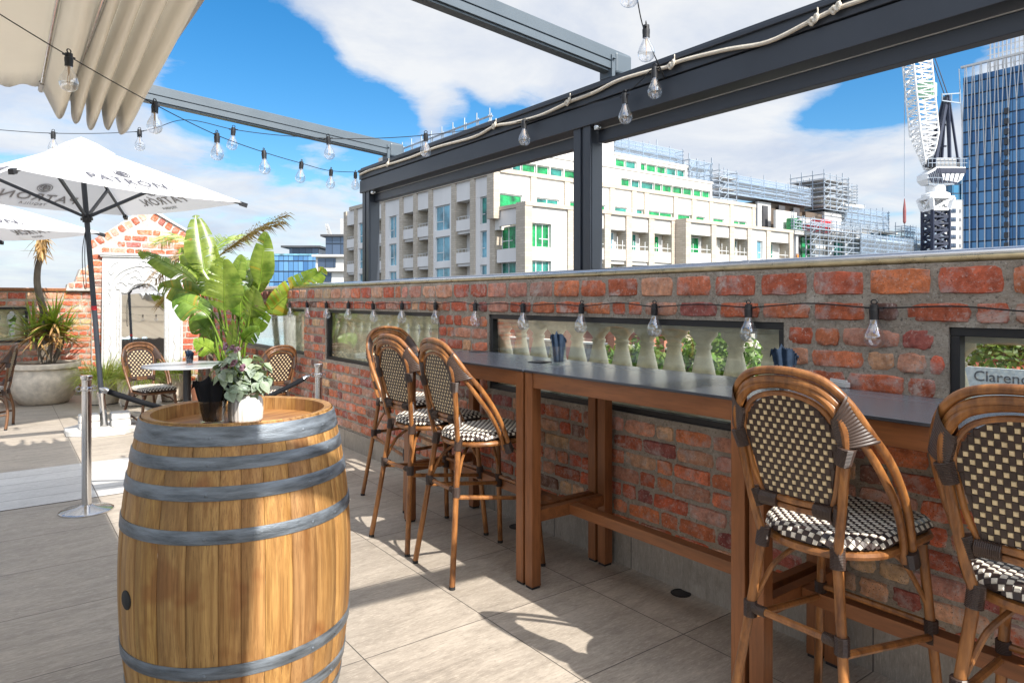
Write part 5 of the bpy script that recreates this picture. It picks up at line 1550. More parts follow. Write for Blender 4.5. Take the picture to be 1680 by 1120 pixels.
# set-back white storeys
def setback(x0, x1, y0, y1, z0, z1, wz0, wz1, spans, nm, west=None):
    m = MB(); D = .45
    m.box(x0 + D, x1, y0 + D, y1, z0, z1); m.box(x0 - .1, x1 + .1, y0 - .1, y1, z1 + .001, z1 + .25)
    m.box(x0, x1, y0, y0 + D - .001, z0, wz0); m.box(x0, x1, y0, y0 + D - .001, wz1, z1)
    spans = [(a_ - .8, b_ + .8) for a_, b_ in spans]
    ed = [x0] + [q for sp in spans for q in (fx(sp[0], y0), fx(sp[1], y0))] + [x1]
    for i in range(0, len(ed), 2):
        if ed[i + 1] - ed[i] > .02: m.box(ed[i], ed[i + 1], y0, y0 + D - .001, wz0 + .001, wz1 - .001)
    for (pa, pb) in spans:
        add_window('x', fx(pa, y0), fx(pb, y0), wz0 + .01, wz1 - .01, y0 + .22, 0, rg.choice(['b_green', 'b_green', 'b_green', 'b_teal', 'b_teal']), 1)
    yy = [y0 + D]
    if west:
        y = y0 + 1
        while y < y1 - 2: yy += [y, y + 1.9]; y += 2.25
        for k in range(1, len(yy) - 1, 2): add_window('y', yy[k], yy[k + 1], wz0 + .01, wz1 - .01, x0 + .22, 0, rg.choice(['b_green', 'b_green', 'b_teal']), 1)
    yy.append(y1)
    m.box(x0, x0 + D - .001, y0 + D, y1, z0, wz0); m.box(x0, x0 + D - .001, y0 + D, y1, wz1, z1)
    for i in range(0, len(yy), 2): m.box(x0, x0 + D - .001, yy[i], yy[i + 1], wz0 + .001, wz1 - .001)
    W2(m, nm, MT['b_white'])
setback(40.5, 72.2, 54, 83, 13.2, 16.2, 13.9, 15.25, [(842, 856), (858, 879), (882, 901), (904, 924), (927, 944), (1020, 1034), (1037, 1050), (1053, 1073), (1075, 1086), (1088, 1103), (1105, 1120), (1122, 1136), (1139, 1151), (1153, 1165)], 'setback_storey', True)
setback(47, 69.8, 56, 82, 16.3, 18.3, 16.75, 17.95, [(1011, 1026), (1028, 1044), (1052, 1060), (1062, 1077), (1079, 1093), (1095, 1110), (1112, 1124)], 'upper_storey')
m = MB(); m.box(42, fx(1007, 55.5), 55.5, 75, 16.3, 19.7); W2(m, 'lift_tower', MT['b_white'])
add_window('x', fx(890, 55.5), fx(905, 55.5), 17.6, 18.6, 55.36, 0, 'b_green', 1)
m = MB(); m.box(40.6, 40.9, 78, 84, 13.3, 20.5); W2(m, 'stair_tower', MT['b_white'])

def scaffold(lab, boxes, step, lift, r=.05, net=None, kick=False, grp='scaffolds on the roofs opposite', name='scaffold'):
    """boxes: (x0,x1,y0,y1,z0,z1) cages of tube"""
    t = thing(name, lab, 'scaffold', (boxes[0][0], boxes[0][2], boxes[0][4]), 0, grp)
    o = V((boxes[0][0], boxes[0][2], boxes[0][4])); m = MB(); dk = MB(); nt = MB()
    for (x0, x1, y0, y1, z0, z1) in boxes:
        nx = max(1, round((x1 - x0) / step)); ny = max(1, round((y1 - y0) / step)); nz = max(1, round((z1 - z0) / lift))
        X = [x0 + (x1 - x0) * i / nx for i in range(nx + 1)]; Yv = [y0 + (y1 - y0) * i / ny for i in range(ny + 1)]
        for i, x in enumerate(X):
            for j, y in enumerate(Yv):
                if 0 < i < nx and 0 < j < ny: continue
                m.bar(V((x, y, z0)) - o, V((x, y, z1 + .3 + .5 * ((i * 7 + j * 3) % 3 == 0))) - o, r * 2)
        for k in range(nz + 1):
            z = z0 + (z1 - z0) * k / nz
            for zz in (z, z - (z1 - z0) / nz * .5):
                if zz < z0: continue
                for y in (y0, y1): m.bar(V((x0 - .2, y, zz)) - o, V((x1 + .2, y, zz)) - o, r * 1.8)
                for x in (x0, x1): m.bar(V((x, y0 - .2, zz)) - o, V((x, y1 + .2, zz)) - o, r * 1.8)
            if k and (y1 - y0) > .3: dk.box(x0 - o.x, x1 - o.x, y0 - o.y, y1 - o.y, z - o.z - .9, z - o.z - .84)
            if k < nz:
                for i in range(0, nx, 2): m.bar(V((X[i], y0, z)) - o, V((X[i + 1], y0, z + (z1 - z0) / nz)) - o, r * 1.4)
        if net: nt.box(x0 - o.x, x1 - o.x, y0 - .06 - o.y, y0 - .05 - o.y, z0 - o.z, z1 - o.z)
    m.build('tubes', MT['scaf'], t)
    if dk.v: dk.build('decks', MT['b_grey'], t)
    if net: nt.build('mesh_screen', MT['net'], t)
    return t
scaffold('pale edge protection rail along the apartment roof, just above the pergola beam', [(40.6, 40.8, 58, 82, 18.2, 20.6)], 2.4, 1.2, .05)
scaffold('mesh screened scaffold on the apartment roof over the top green windows', [(fx(1008, 57), fx(1120, 57), 57, 58.2, 18.6, 20.6)], 2.6, 1.3, .045, net=True)
scaffold('dark scaffold tower at the right end of the apartment upper storey', [(70.2, 74.8, 56, 58, 16.4, 19.4)], 1.5, 1.5, .06, net=True)
scaffold('thin scaffold standing on the right end of the attic roof', [(73, 76.6, 53.5, 54.8, 13.8, 18.0)], 1.8, 1.5, .05)

# ------------------------------------------------------------------ concrete frame building site to the right
site = thing('concrete_building', 'unfinished concrete building with brown panels and white slabs beside the cream apartments', 'building', (80, 58, GZ))
def W3(m, name, mat, **k):
    m.v = [(x - 80, y - 58, z - GZ) for x, y, z in m.v]; return m.build(name, mat, site, **k)
m = MB(); m.box(97, 150, 57.4, 75, 11.6, 12.25); W3(m, 'floor_slab', MT['b_white'], bevel=.02)
m = MB(); m.box(95, 135, 58.8, 75, GZ, 11.5); W3(m, 'core', MT['b_grey'])
m = MB()
for x in range(98, 150, 5): m.box(x, x + .6, 57.8, 58.3, 7.0, 11.59)
W3(m, 'columns', MT['b_grey'])
m = MB(); m.box(94, 150, 57.4, 59, 6.2, 6.9); W3(m, 'lower_slab', MT['b_brown'])
for k, (pa, pb, mt) in enumerate(((1303, 1312, 'b_dark'), (1315, 1321, 'b_green'), (1326, 1332, 'b_green'), (1333, 1362, 'b_white'), (1370, 1384, 'b_teal'), (1386, 1391, 'b_green'))):
    m = MB(); m.box(fx(pa, 58.6), fx(pb, 58.6), 58.55, 58.79, 7.0, 11.4); W3(m, 'infill_panel', MT[mt])
# brown block
m = MB(); m.box(fx(1247, 62), fx(1320, 62), 62, 72, 9, 17.0); W3(m, 'brown_block', MT['b_brown'])
m = MB(); m.box(fx(1240, 61.9), fx(1262, 61.9), 61.6, 61.99, 9, 16.8); W3(m, 'end_wall', MT['b_grey'])
for pa, pb, za, zb in ((1251, 1259, 12.6, 16.2), (1277, 1287, 14.6, 16.6), (1301, 1311, 14.4, 16.6)):
    m = MB(); m.box(fx(pa, 61.5), fx(pb, 61.5), 61.4, 61.58, za, zb); W3(m, 'window', MT['b_dark'])
m = MB(); m.box(fx(1273, 59.6), fx(1307, 59.6), 59.6, 60, 12.26, 15.4); W3(m, 'pale_wall', MT['b_white'])
m = MB(); m.box(fx(1312, 60.5), fx(1372, 60.5), 60.5, 61, 12.26, 14.8); W3(m, 'pale_wall', MT['b_white'])
m = MB(); m.box(fx(1318, 61.8), fx(1350, 61.8), 61.4, 62.4, 14.81, 16.2); W3(m, 'brown_wall', MT['b_brown'])
m = MB(); m.box(fx(1352, 61), fx(1384, 61), 61, 68, 12.3, 16.6); W3(m, 'lift_core', MT['b_grey'])
m = MB(); m.box(fx(1340, 62), fx(1412, 62), 61.2, 70, 18.2, 18.8); W3(m, 'upper_slab', MT['b_white'])
m = MB(); m.box(fx(1348, 64), fx(1390, 64), 64, 70, 16.6, 18.1); W3(m, 'upper_core', MT['b_grey'])
m = MB(); m.box(fx(1384, 62), fx(1428, 62), 62, 72, 12.3, 15.6); W3(m, 'side_block', MT['b_panel'])
m = MB(); m.box(fx(1428, 62), fx(1468, 62), 61.5, 72, 14.4, 14.9); W3(m, 'side_slab', MT['b_white'])
m = MB(); m.box(fx(1428, 63), fx(1486, 63), 63, 72, 12.26, 14.3); W3(m, 'glazed_side', MT['t_glass2'])
scaffold('long scaffold rail over the brown block of the unfinished building', [(fx(1188, 61), fx(1330, 61), 61, 63.5, 17.1, 20.0)], 3.2, 1.0, .05, net=True)
scaffold('tall scaffold cage at the top of the unfinished building', [(fx(1352, 60), fx(1392, 60), 60, 66, 16.8, 22.6)], 2.2, 1.5, .06)
scaffold('red and grey scaffold bay at the right of the top cage', [(fx(1390, 61), fx(1406, 61), 61, 63, 18.9, 22.0)], 1.5, 1.2, .05)
scaffold('screened scaffold over the lower right wing of the unfinished building', [(fx(1386, 60.5), fx(1458, 60.5), 60.5, 61.6, 14.4, 18.0)], 2.4, 1.2, .05, net=True)
scaffold('mesh screened scaffold in front of the lower slab of the unfinished building', [(fx(1412, 56.2), fx(1555, 56.2), 56.2, 57.2, 6.6, 12.6)], 2.4, 1.5, .05, net=True)
scaffold('open scaffold in front of the pale infill panels', [(fx(1330, 56.4), fx(1412, 56.4), 56.4, 57.2, 6.9, 13.4)], 2.6, 1.6, .05)
scaffold('scaffold rail along the middle slab edge by the red skips', [(fx(1302, 57), fx(1440, 57), 57, 57.3, 12.3, 14.2)], 2.8, .9, .045)
scaffold('scaffold at the right end of the slab beside the crane mast', [(fx(1484, 58), fx(1548, 58), 58, 59.6, 12.3, 15.4)], 2.4, 1.2, .05, net=True)
for (pa, pb, za, zb, lab) in ((1317, 1336, 12.3, 13.5, 'long low red steel skip on the concrete slab'), (1339, 1356, 12.3, 14.5, 'tall red steel skip on the concrete slab')):
    x0, x1 = fx(pa, 58.5), fx(pb, 58.5); t = thing('steel_skip', lab, 'skip', ((x0 + x1) / 2, 58.6, 12.26), 0, 'red steel skips'); w = (x1 - x0) / 2; h = zb - za
    m = MB(); m.prism([(-w * .8, 0), (w * .8, 0), (w, h), (-w, h)], (-.9, .9), lambda u, v, d: V((u, d, v))); m.build('body', MT['red'], t, bevel=.03)
    m = MB()
    for k in range(4): m.box(-w * .8 + w * .5 * k, -w * .8 + w * .5 * k + .12, -.98, -.901, .1, h)
    m.box(-w - .05, w + .05, -1.0, -.902, h - .12, h + .02); m.build('ribs', MT['red'], t)
    del m
t = thing('site_crate', 'green stacked site crates left of the red skips', 'crate', (fx(1304, 58.5), 58.5, 12.26)); m = MB(); m.box(-1.4, -.2, -.6, .6, 0, 1.9); m.box(0, 1.3, -.6, .6, 0, 1.7); m.build('box', MT['b_green'], t, bevel=.03)
m = MB(); 
for k in range(4): m.box(-1.3 + .7 * k, -1.22 + .7 * k, -.66, -.601, 0, 1.6)
m.build('battens', MT['b_frame'], t)
# a worker in hi-vis on the slab
def person(lab, loc, rz, h=1.75):
    t = thing('person', lab, 'person', loc, rz); k = h / 1.75
    me = bpy.data.meshes.new('body'); P = [(0, 0, .95), (0, 0, 1.2), (0, 0, 1.42), (0, 0, 1.52), (0, .01, 1.63), (.10, 0, .90), (.13, -.02, .50), (.12, .03, .06), (.13, -.10, .03), (-.10, 0, .90), (-.12, .05, .50), (-.14, .08, .06), (-.15, -.05, .03), (.20, 0, 1.40), (.27, .02, 1.13), (.24, -.16, .95), (-.20, 0, 1.40), (-.28, .02, 1.13), (-.25, -.14, .97)]
    E = [(0, 1), (1, 2), (2, 3), (3, 4), (0, 5), (5, 6), (6, 7), (7, 8), (0, 9), (9, 10), (10, 11), (11, 12), (2, 13), (13, 14), (14, 15), (2, 16), (16, 17), (17, 18)]
    rad = [.15, .14, .15, .055, .10, .09, .065, .045, .04, .09, .065, .045, .04, .062, .048, .04, .062, .048, .04]
    me.from_pydata([V(p) * k for p in P], E, []); o = bpy.data.objects.new('body', me); COL.objects.link(o); o.parent = t
    me.materials.append(simple('navy_workwear', (.03, .04, .09), .8)); 
    md = o.modifiers.new('skin', 'SKIN'); 
    for v, r_ in zip(me.skin_vertices[0].data, rad): v.radius = (r_ * k, r_ * k * .85)
    me.skin_vertices[0].data[0].use_root = True
    o.modifiers.new('sub', 'SUBSURF').levels = 1
    m = MB(); m.lathe([(.20, .92), (.205, 1.1), (.20, 1.3), (.215, 1.42), (.12, 1.50)], 14, cap0=False, cap1=False); m.v = [(x * k, y * .75 * k, z * k) for x, y, z in m.v]; m.build('orange_vest', simple('hi_vis_orange', (.9, .28, .02), .7), t, smooth=True)
    m = MB(); m.lathe([(.135, 1.66), (.125, 1.67), (.115, 1.72), (.07, 1.77), (0, 1.785)], 14, cap1=False); m.v = [(x * k, y * k, z * k) for x, y, z in m.v]; m.build('hard_hat', MT['white'], t, smooth=True)
    m = MB(); m.lathe([(.0, 1.55), (.06, 1.57), (.088, 1.63), (.085, 1.66)], 12, cap0=False, cap1=False); m.v = [(x * k, y * k, z * k) for x, y, z in m.v]; m.build('face', simple('skin_tone', (.5, .28, .18), .6), t, smooth=True)
    return t
person('worker in an orange vest and white hard hat standing on the slab', (fx(1308, 57.6), 57.6, 6.9), R(20), 1.9)

# ------------------------------------------------------------------ tower crane
cz = 125.0
cb = atd(1535, 405, cz); cx, cy = cb.x, cb.y
cr = thing('tower_crane', 'white luffing tower crane with navy mast and dark A frame', 'crane', (cx, cy, GZ))
def ZC(py): return CAMZ + (493 - py) * cz / 1120 - GZ
RT = V((.8, -.6, 0)); FW = V((.6, .8, 0))
def lattice(mb, a, b, wa, wb, n, r, sx, sy):
    a = V(a); b = V(b)
    prev = None
    for i in range(n + 1):
        q = i / n; c = a.lerp(b, q); w = (wa + (wb - wa) * q) / 2
        P = [c + sx * w + sy * w, c - sx * w + sy * w, c - sx * w - sy * w, c + sx * w - sy * w]
        for k in range(4): mb.bar(P[k], P[(k + 1) % 4], r)
        if prev:
            for k in range(4):
                mb.bar(prev[k], P[k], r * 1.5)
                mb.bar(prev[k], P[(k + 1) % 4] if i % 2 else P[k - 1], r * .9)
        prev = P
XX = V((1, 0, 0)); YY = V((0, 1, 0))
def p2(px, py, dd=0): p = atd(px, py, cz + dd); return p - V((cx, cy, GZ))
m = MB(); lattice(m, (0, 0, 0), (0, 0, ZC(346)), 3.0, 3.0, 22, .34, RT, FW); m.build('mast', MT['crane_d'], cr)
m = MB(); lattice(m, (0, 0, ZC(345)), (0, 0, ZC(326)), 3.0, 4.0, 1, .45, RT, FW)
m.lathe([(2.1, ZC(326)), (2.3, ZC(323)), (2.3, ZC(319)), (1.6, ZC(316)), (1.6, ZC(305))], 18); m.build('turntable', MT['crane_w'], cr)
m = MB()
dk = [(1513, 296), (1513, 287), (1527, 277), (1574, 277), (1574, 284), (1568, 297), (1560, 303), (1520, 303)]
def rel2(px, py): p = p2(px, py); return p
pts = [rel2(a, b) for a, b in dk]
vs = [p - FW * 1.7 for p in pts] + [p + FW * 1.7 for p in pts]; n = len(pts)
m.add(vs, [tuple(range(n)), tuple(reversed(range(n, 2 * n)))] + [((i + 1) % n, i, i + n, (i + 1) % n + n) for i in range(n)]); m.build('machinery_deck', MT['crane_w'], cr)
m = MB()
for k in range(10):
    a = rel2(1513 + 6.5 * k, 277) - FW * 1.8; m.bar(a, a + V((0, 0, 1.5)), .09)
for zz in (.7, 1.5): m.bar(rel2(1513, 277) - FW * 1.8 + V((0, 0, zz)), rel2(1576, 277) - FW * 1.8 + V((0, 0, zz)), .09)
for k in range(6):
    a = rel2(1511 + 7.5 * k, 306) - FW * 2.3; m.bar(a, a + V((0, 0, 1.2)), .08)
m.bar(rel2(1511, 306) - FW * 2.3 + V((0, 0, 1.2)), rel2(1552, 306) - FW * 2.3 + V((0, 0, 1.2)), .08); m.bar(rel2(1511, 306) - FW * 2.3, rel2(1552, 306) - FW * 2.3, .15)
m.build('guard_rails', MT['scaf'], cr)
m = MB()
m.bar(rel2(1527, 283) - FW * 1.75, rel2(1574, 283) - FW * 1.75, .12, .9); m.bar(rel2(1513, 297) - FW * 1.75, rel2(1560, 303) - FW * 1.75, .12, .35)
for k in range(7): m.bar(rel2(1514 + 3 * k, 288 - 1.6 * k) - FW * 1.78, rel2(1520 + 3 * k, 303) - FW * 1.78, .14)
for k in range(5): m.bar(rel2(1534 + 8 * k, 284) - FW * 1.78, rel2(1533 + 7 * k, 300) - FW * 1.78, .10)
m.build('deck_bracing', MT['crane_d'], cr)
m = MB()
for (px_, w_, h_, d_) in ((1522, 1.2, 1.4, -.6), (1534, .9, 2.2, .3), (1562, 1.6, 1.2, -.4), (1570, .8, 2.0, .4)):
    c = rel2(px_, 276) + FW * d_; m.box(c.x - w_ / 2, c.x + w_ / 2, c.y - .6, c.y + .6, c.z, c.z + h_)
m.build('winch_gear', MT['b_dark'], cr)
m = MB(); m.box(-2.2, 1.4, -1.5, 1.5, 0, 1.7, Matrix.Translation(rel2(1548, 277)) @ Matrix.Rotation(-math.atan2(.6, .8), 4, 'Z')); m.build('winch_house', MT['b_grey'], cr)
m = MB()
for s in (-1, 1):
    m.bar(rel2(1527, 270) + FW * s * 1.2, rel2(1552, 158) + FW * s * .4, .55); m.bar(rel2(1551, 262) + FW * s * 1.2, rel2(1553, 158) + FW * s * .4, .5)
    m.bar(rel2(1565, 268) + FW * s * 1.2, rel2(1555, 165) + FW * s * .4, .35)
for py in (240, 205): m.bar(rel2(1527 + (270 - py) * .223, py), rel2(1552 + (270 - py) * .01, py), .3)
m.bar(rel2(1530, 262), rel2(1545, 205), .2); m.bar(rel2(1540, 270), rel2(1546, 215), .2)
m.build('a_frame', MT['crane_d'], cr)
m = MB()
for (a, b) in (((1540, 168), (1569, 172)), ((1540, 158), (1569, 156)), ((1540, 168), (1540, 156)), ((1569, 173), (1569, 150)), ((1555, 170), (1555, 158))): m.bar(rel2(*a) - FW, rel2(*b) - FW, .18)
m.build('head_platform', MT['scaf'], cr)
m = MB()
ja, jb = rel2(1522, 278), rel2(1498, 40)
jd = (jb - ja).normalized()
lattice(m, ja, ja.lerp(jb, .24), .8, 3.3, 7, .16, RT, FW)
lattice(m, ja.lerp(jb, .24), jb, 3.3, 3.3, 22, .17, RT, FW)
m.build('jib', MT['crane_w'], cr)
m = MB(); m.box(-1.2, 1.2, -1.2, 1.2, -1.2, 1.2, Matrix.Translation(rel2(1521, 148))); m.build('sheave_block', simple('pale_green_paint', (.35, .6, .42), .6), cr)
m = MB()
for s in (-1, 1): m.tube([rel2(1552, 155) + FW * s * .4, rel2(1531, 95) + FW * s * .4, rel2(1518, 40)], .09, 5)
m.build('stay_ropes', MT['crane_d'], cr)
m = MB(); m.tube([jb, rel2(1484, 60), rel2(1484, 322)], .07, 5); m.build('hoist_rope', MT['scaf'], cr)
m = MB(); m.lathe([(.1, 0), (.28, .3), (.3, 2.4), (.2, 3.4), (.06, 4.6)], 8, rel2(1484, 367)); m.build('hook_block', simple('dull_red_block', (.25, .08, .08), .6), cr)
# a second, distant crane left of the apartments
p = atd(541, 400, 320); t = thing('tower_crane', 'thin far off tower crane rising left of the apartment building', 'crane', (p.x, p.y, GZ))
m = MB(); zt = atd(541, 385, 320).z - GZ; lattice(m, (0, 0, 0), (0, 0, zt), 1.6, 1.6, 24, .25, XX, YY); m.build('mast', MT['crane_w'], t)
m = MB(); q = atd(536, 368, 320) - V((p.x, p.y, GZ)); lattice(m, (0, 0, zt), q, 1.5, 1.0, 6, .2, RT, FW); q2 = atd(547, 391, 320) - V((p.x, p.y, GZ)); m.bar(V((0, 0, zt)), q2, .6); m.build('jib', MT['b_grey'], t)

# ------------------------------------------------------------------ glass tower and slim white tower at right
TX = 203.0
tw = thing('glass_tower', 'tall blue glass tower with pale criss cross fins at right', 'building', (TX, 0, GZ))
def ty(px): return onX(px, 493, TX).y
ya, yb = ty(1580), ty(1800)
zt = onX(1580, 119, TX).z - GZ
m = MB(); m.box(0, 30, yb, ya, 0, zt - 1.5); m.build('curtain_wall', MT['t_glass'], tw)
m = MB()
nf = 16; fh = zt
for k in range(nf + 1):
    y = ya - (ya - yb) * k / nf; dy = (ya - yb) / nf
    j = 9 + 7 * math.sin(k * .55) + 2 * (k % 3)
    m.bar((-.6, y, 0), (-.6, y, fh - j * 1.6), .16, .3)
    m.bar((-.6, y, fh - j * 1.6), (-.6, y + dy * .42, fh + 1), .13, .3); m.bar((-.6, y, fh - j * 1.6), (-.6, y - dy * .42, fh + 1), .13, .3)
m.box(-.8, .2, yb, ya + .3, fh + 1.0, fh + 1.5)
m.build('fins', MT['fin'], tw)
m = MB()
for k in range(20): m.box(-.9, .3, ty(1656), ty(1649), 8 + k * 2.6, 9.4 + k * 2.6)
m.build('balcony_recesses', MT['b_dark'], tw)
m = MB(); z2 = onX(1616, 85, TX).z - GZ + 1; yy0, yy1 = ty(1800), ty(1616)
m.box(2, 26, yy0, yy1, zt - 1.6, z2 - 6)
k = yy0
while k < yy1: m.box(1.2, 1.5, k, k + .25, zt - 1.0, z2 + 3); k += .9
for zz in range(9): m.box(1.5, 1.7, yy0, yy1, zt + zz * 1.6, zt + zz * 1.6 + .15)
m.build('crown_screen', MT['fin'], tw)
p = atd(1563, 400, 260); st_ = thing('apartment_tower', 'slim white apartment tower with dark window bands behind the crane', 'building', (p.x, p.y, GZ), -math.atan2(.6, .8))
h = atd(1563, 328, 260).z - GZ
m = MB(); m.box(-3.8, 4.5, 0, 10, 0, h); m.build('body', MT['b_white'], st_)
m = MB(); m.box(-.2, 2.6, -.05, 10, h + .01, h + 6); m.box(3.2, 4.4, 0, 8, h, h + 11); m.build('plant_room', MT['t_glass2'], st_)
for k in range(int(h / 3.3)):
    m = MB(); m.box(-3.6, 1.2, -.12, -.001, .9 + k * 3.3, 2.5 + k * 3.3); m.box(2.6, 3.0, -.12, -.001, .9 + k * 3.3, 2.3 + k * 3.3); m.build('window', MT['t_dark'], st_)

# ------------------------------------------------------------------ buildings at left
def block(name, lab, px0, px1, pyt, z, dep, mat, extra=None):
    a = atd(px0, pyt, z); b = atd(px1, pyt, z); w = (b - a).length
    t = thing(name, lab, 'building', (a.x, a.y, GZ), -math.atan2(.6, .8)); h = a.z - GZ
    m = MB(); m.box(0, w, 0, dep, 0, h); m.build('facade', MT[mat], t)
    return t, w, h
t, w, h = block('office_building', 'low blue glass office building beyond the plant', 441, 522, 419, 210, 30, 't_glass')
m = MB(); m.box(5, w - 1, 4, 25, h + .001, h + 2.6); m.build('roof_plant', MT['t_dark'], t); m = MB(); m.box(-.3, w, -.3, 30, h + .001, h + .5); m.build('parapet', MT['b_glass'], t)
m = MB(); m.box(3, w, 2, 22, h + 2.61, h + 3.2); m.build('roof_edge', MT['b_dark'], t)
t, w, h = block('apartment_building', 'dark glazed apartment block stepping up with white balconies left of the cream building', 518, 572, 418, 160, 30, 'b_white')
m = MB(); m.box(1.5, w, 3, 28, h + .001, h + 4.5); m.build('upper_storey', MT['t_dark'], t); m = MB(); m.box(.5, w, 2, 29, h + 4.51, h + 5.0); m.build('roof_slab', MT['b_dark'], t)
m = MB(); m.box(w - 3, w, 4, 12, h + 5.01, h + 9); m.build('roof_plant', MT['b_grey'], t)
for k in range(4):
    m = MB(); m.box(-.6, w + .2, -1.2, -.01, h - 3.4 * k - .5, h - 3.4 * k); m.build('balcony', MT['b_white'], t)
    m = MB(); m.box(.6, w - 3 - k, -.2, -.02, h - 3.4 * k - 3.0, h - 3.4 * k - .8); m.build('window', MT['t_dark'], t)
# ------------------------------------------------------------------ street side seen through the windows
def tree(lab, loc, h, r, seed, nleaf=1500):
    t = thing('tree', lab, 'tree', loc, 0, 'street trees beyond the parapet'); rg = random.Random(seed)
    m = MB(); m.tube(cat([(0, 0, 0), (.1, .05, h * .35), (0, .1, h * .7)], 5), [.22 - .012 * i for i in range(11)], 9)
    ends = []
    for k in range(9):
        az = 2.4 * k; z0 = h * (.3 + .045 * k); e = V((math.cos(az) * r * .7, math.sin(az) * r * .7, z0 + r * rg.uniform(.3, .8)))
        m.tube(cat([(0, .05, z0), e * .5 + V((0, 0, z0 * .5)), e], 4), [.08 - .006 * i for i in range(9)], 6); ends.append(e)
    m.build('trunk', MT['bark'], t, smooth=True)
    m = MB(); cs = []
    for k in range(26):
        d = V((rg.gauss(0, 1), rg.gauss(0, 1), rg.gauss(0, .8))).normalized() * rg.uniform(.35, 1) ** .5
        cs.append((V((d.x * r, d.y * r, h * .68 + d.z * r * .85)), r * rg.uniform(.25, .45), rg.uniform(.6, 1.35)))
    for k in range(nleaf):
        c, cr_, q = rg.choice(cs); d = V((rg.gauss(0, 1), rg.gauss(0, 1), rg.gauss(0, 1))).normalized() * cr_ * rg.uniform(.5, 1.05)
        p = c + d; n_ = (d.normalized() + V((rg.gauss(0, .5), rg.gauss(0, .5), rg.gauss(.3, .5)))).normalized(); a = n_.orthogonal().normalized(); a.rotate(Quaternion(n_, rg.uniform(0, 6))); b = n_.cross(a)
        s = rg.uniform(.10, .2); qq = q * rg.uniform(.7, 1.3); m.col = (qq * rg.uniform(.9, 1.2), qq, qq * .9)
        m.add([p - a * s, p + b * s * .5, p + a * s, p - b * s * .5], [(0, 1, 2, 3)])
    m.build('crown', MT['tree_leaf'], t)
p = onX(1120, 560, 24); tree('leafy street tree seen between the balusters at the right of the long window', (p.x, p.y, GZ), 11.4, 2.3, 1, 2600)
p = onX(1010, 560, 24.4); tree('small leafy street tree before the terracotta house between the balusters', (p.x, p.y, GZ), 10.6, .9, 9, 900)
p = onX(1225, 560, 23); tree('leafy street tree seen through the right end of the long window', (p.x, p.y, GZ), 11.6, 2.2, 2, 2600)
p = onX(1650, 575, 31); tree('street tree above the red roof seen through the right window', (p.x, p.y, GZ), 12.3, 2.4, 3, 2600)
p = onX(1760, 575, 33); tree('street tree at the far right beyond the lettered board', (p.x, p.y, GZ), 12.6, 2.8, 4, 2000)
p = onY(20, 545, 24); tree('leafy street tree seen through the back wall window', (p.x, p.y, GZ), 11.8, 2.2, 5, 2400)
p = onY(-60, 545, 22); tree('leafy street tree behind the left end of the back wall', (p.x, p.y, GZ), 11.8, 2.3, 6, 1800)
MT['pale_terra'] = simple('pale_terracotta', (.72, .40, .32), .8)
th_ = thing('terraced_house', 'terracotta painted old house with arched windows seen between the balusters', 'house', (27, 0, GZ))
y0_, y1_ = onX(1060, 560, 27).y, onX(820, 560, 27).y
zt_ = onX(900, 540, 27).z - GZ
m = MB(); m.box(0, 3, y0_, y1_, 0, zt_); m.build('wall', MT['terra_wall'], th_)
m = MB(); m.box(-.3, 3.2, y0_ - .2, y1_ + .2, zt_ + .001, zt_ + .35); m.build('cornice', MT['terra_wall'], th_)
k = y0_ + 1.0
while k < y1_ - 1.5:
    m = MB(); m.box(-.12, -.001, k - .14, k, .5, zt_ - .6); m.box(-.12, -.001, k + 1.3, k + 1.44, .5, zt_ - .6); m.box(-.12, -.001, k - .14, k + 1.44, zt_ - .6, zt_ - .4); w = m.build('window', MT['pale_terra'], th_)
    m = MB(); m.box(-.05, -.001, k, k + 1.3, .5, zt_ - .62); m.build('pane', MT['t_dark'], w)
    k += 2.6
gw = thing('stone_wall', 'grey stone garden wall with salmon piers seen low between the balusters', 'wall', (25.5, 0, GZ))
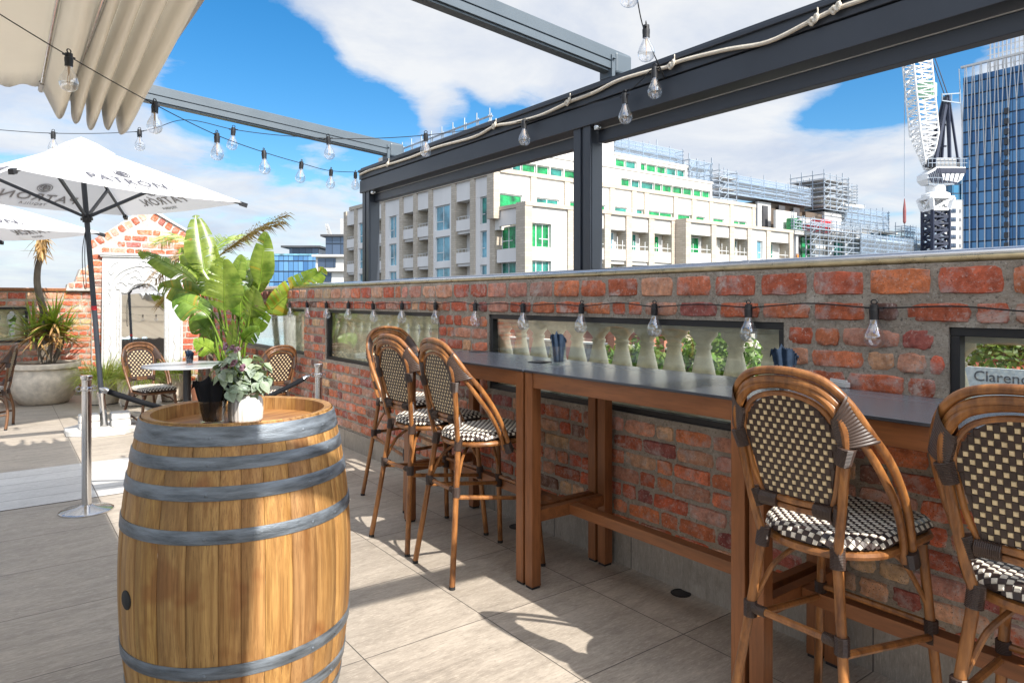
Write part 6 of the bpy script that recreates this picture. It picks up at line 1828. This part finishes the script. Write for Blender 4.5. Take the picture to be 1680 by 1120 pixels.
zg = onX(950, 563, 25.5).z - GZ; g0, g1 = onX(1100, 560, 25.5).y, onX(815, 560, 25.5).y
m = MB(); m.box(0, .35, g0, g1, 0, zg); m.build('wall', simple('grey_rubble_stone', (.24, .22, .21), .95, 0, .55, 3.5, .8, 12), gw)
m = MB(); m.box(-.06, .41, g0 - .05, g1 + .05, zg + .001, zg + .10); m.build('coping', MT['b_panel'], gw)
k = g0 + .3
while k < g1:
    m = MB(); m.box(-.10, .45, k, k + .5, 0, zg + .9); m.box(-.16, .51, k - .06, k + .56, zg + .901, zg + 1.02); m.build('pier', MT['terra_wall'], gw); k += 3.3
sg = thing('sign_board', 'pale grey hoarding with dark serif lettering seen through the right window', 'sign', (28, 0, GZ))
ys0, ys1 = onX(1850, 600, 28).y, onX(1578, 600, 28).y; zs = onX(1620, 603, 28).z - GZ
m = MB(); m.box(0, .15, ys0, ys1, zs - 3.2, zs); m.build('board', simple('pale_grey_board', (.55, .58, .62), .7), sg)
m = MB()
for k in range(5): yy = ys0 + (ys1 - ys0) * k / 4; m.box(.16, .4, yy - .1 if k else yy, yy + .1, 0, zs - .1)
m.build('posts', MT['b_grey'], sg)
yl = onX(1597, 600, 28).y; zb_ = onX(1640, 627, 28).z - GZ
text_mesh('Clarendon', .52, lambda x, y, z: V((-.02 - z, yl - x, zb_ + y)), MT['print'], 'lettering', sg, .005, align='LEFT')
sh = thing('red_roofed_shed', 'red roofed shed with white posts behind the lettered hoarding', 'shed', (30, 0, GZ))
ya_, yb_ = onX(1720, 580, 30).y, onX(1598, 590, 30).y; ze = onX(1600, 604, 30).z - GZ
m = MB(); m.box(.6, 6, ya_, yb_, 0, ze); m.build('wall', MT['terra_wall'], sh)
m = MB(); m.prism([(-.2, ze), (6.4, ze), (3.1, ze + .55)], (ya_ - .3, yb_ + .3), lambda u, v, d: V((u, d, v))); m.build('roof', MT['roof_red'], sh)
m = MB()
for k in range(7): yy = ya_ + (yb_ - ya_) * k / 6; m.box(.3, .45, yy - .07, yy + .07, ze - 2.5, ze - .02)
m.build('posts', MT['white'], sh)
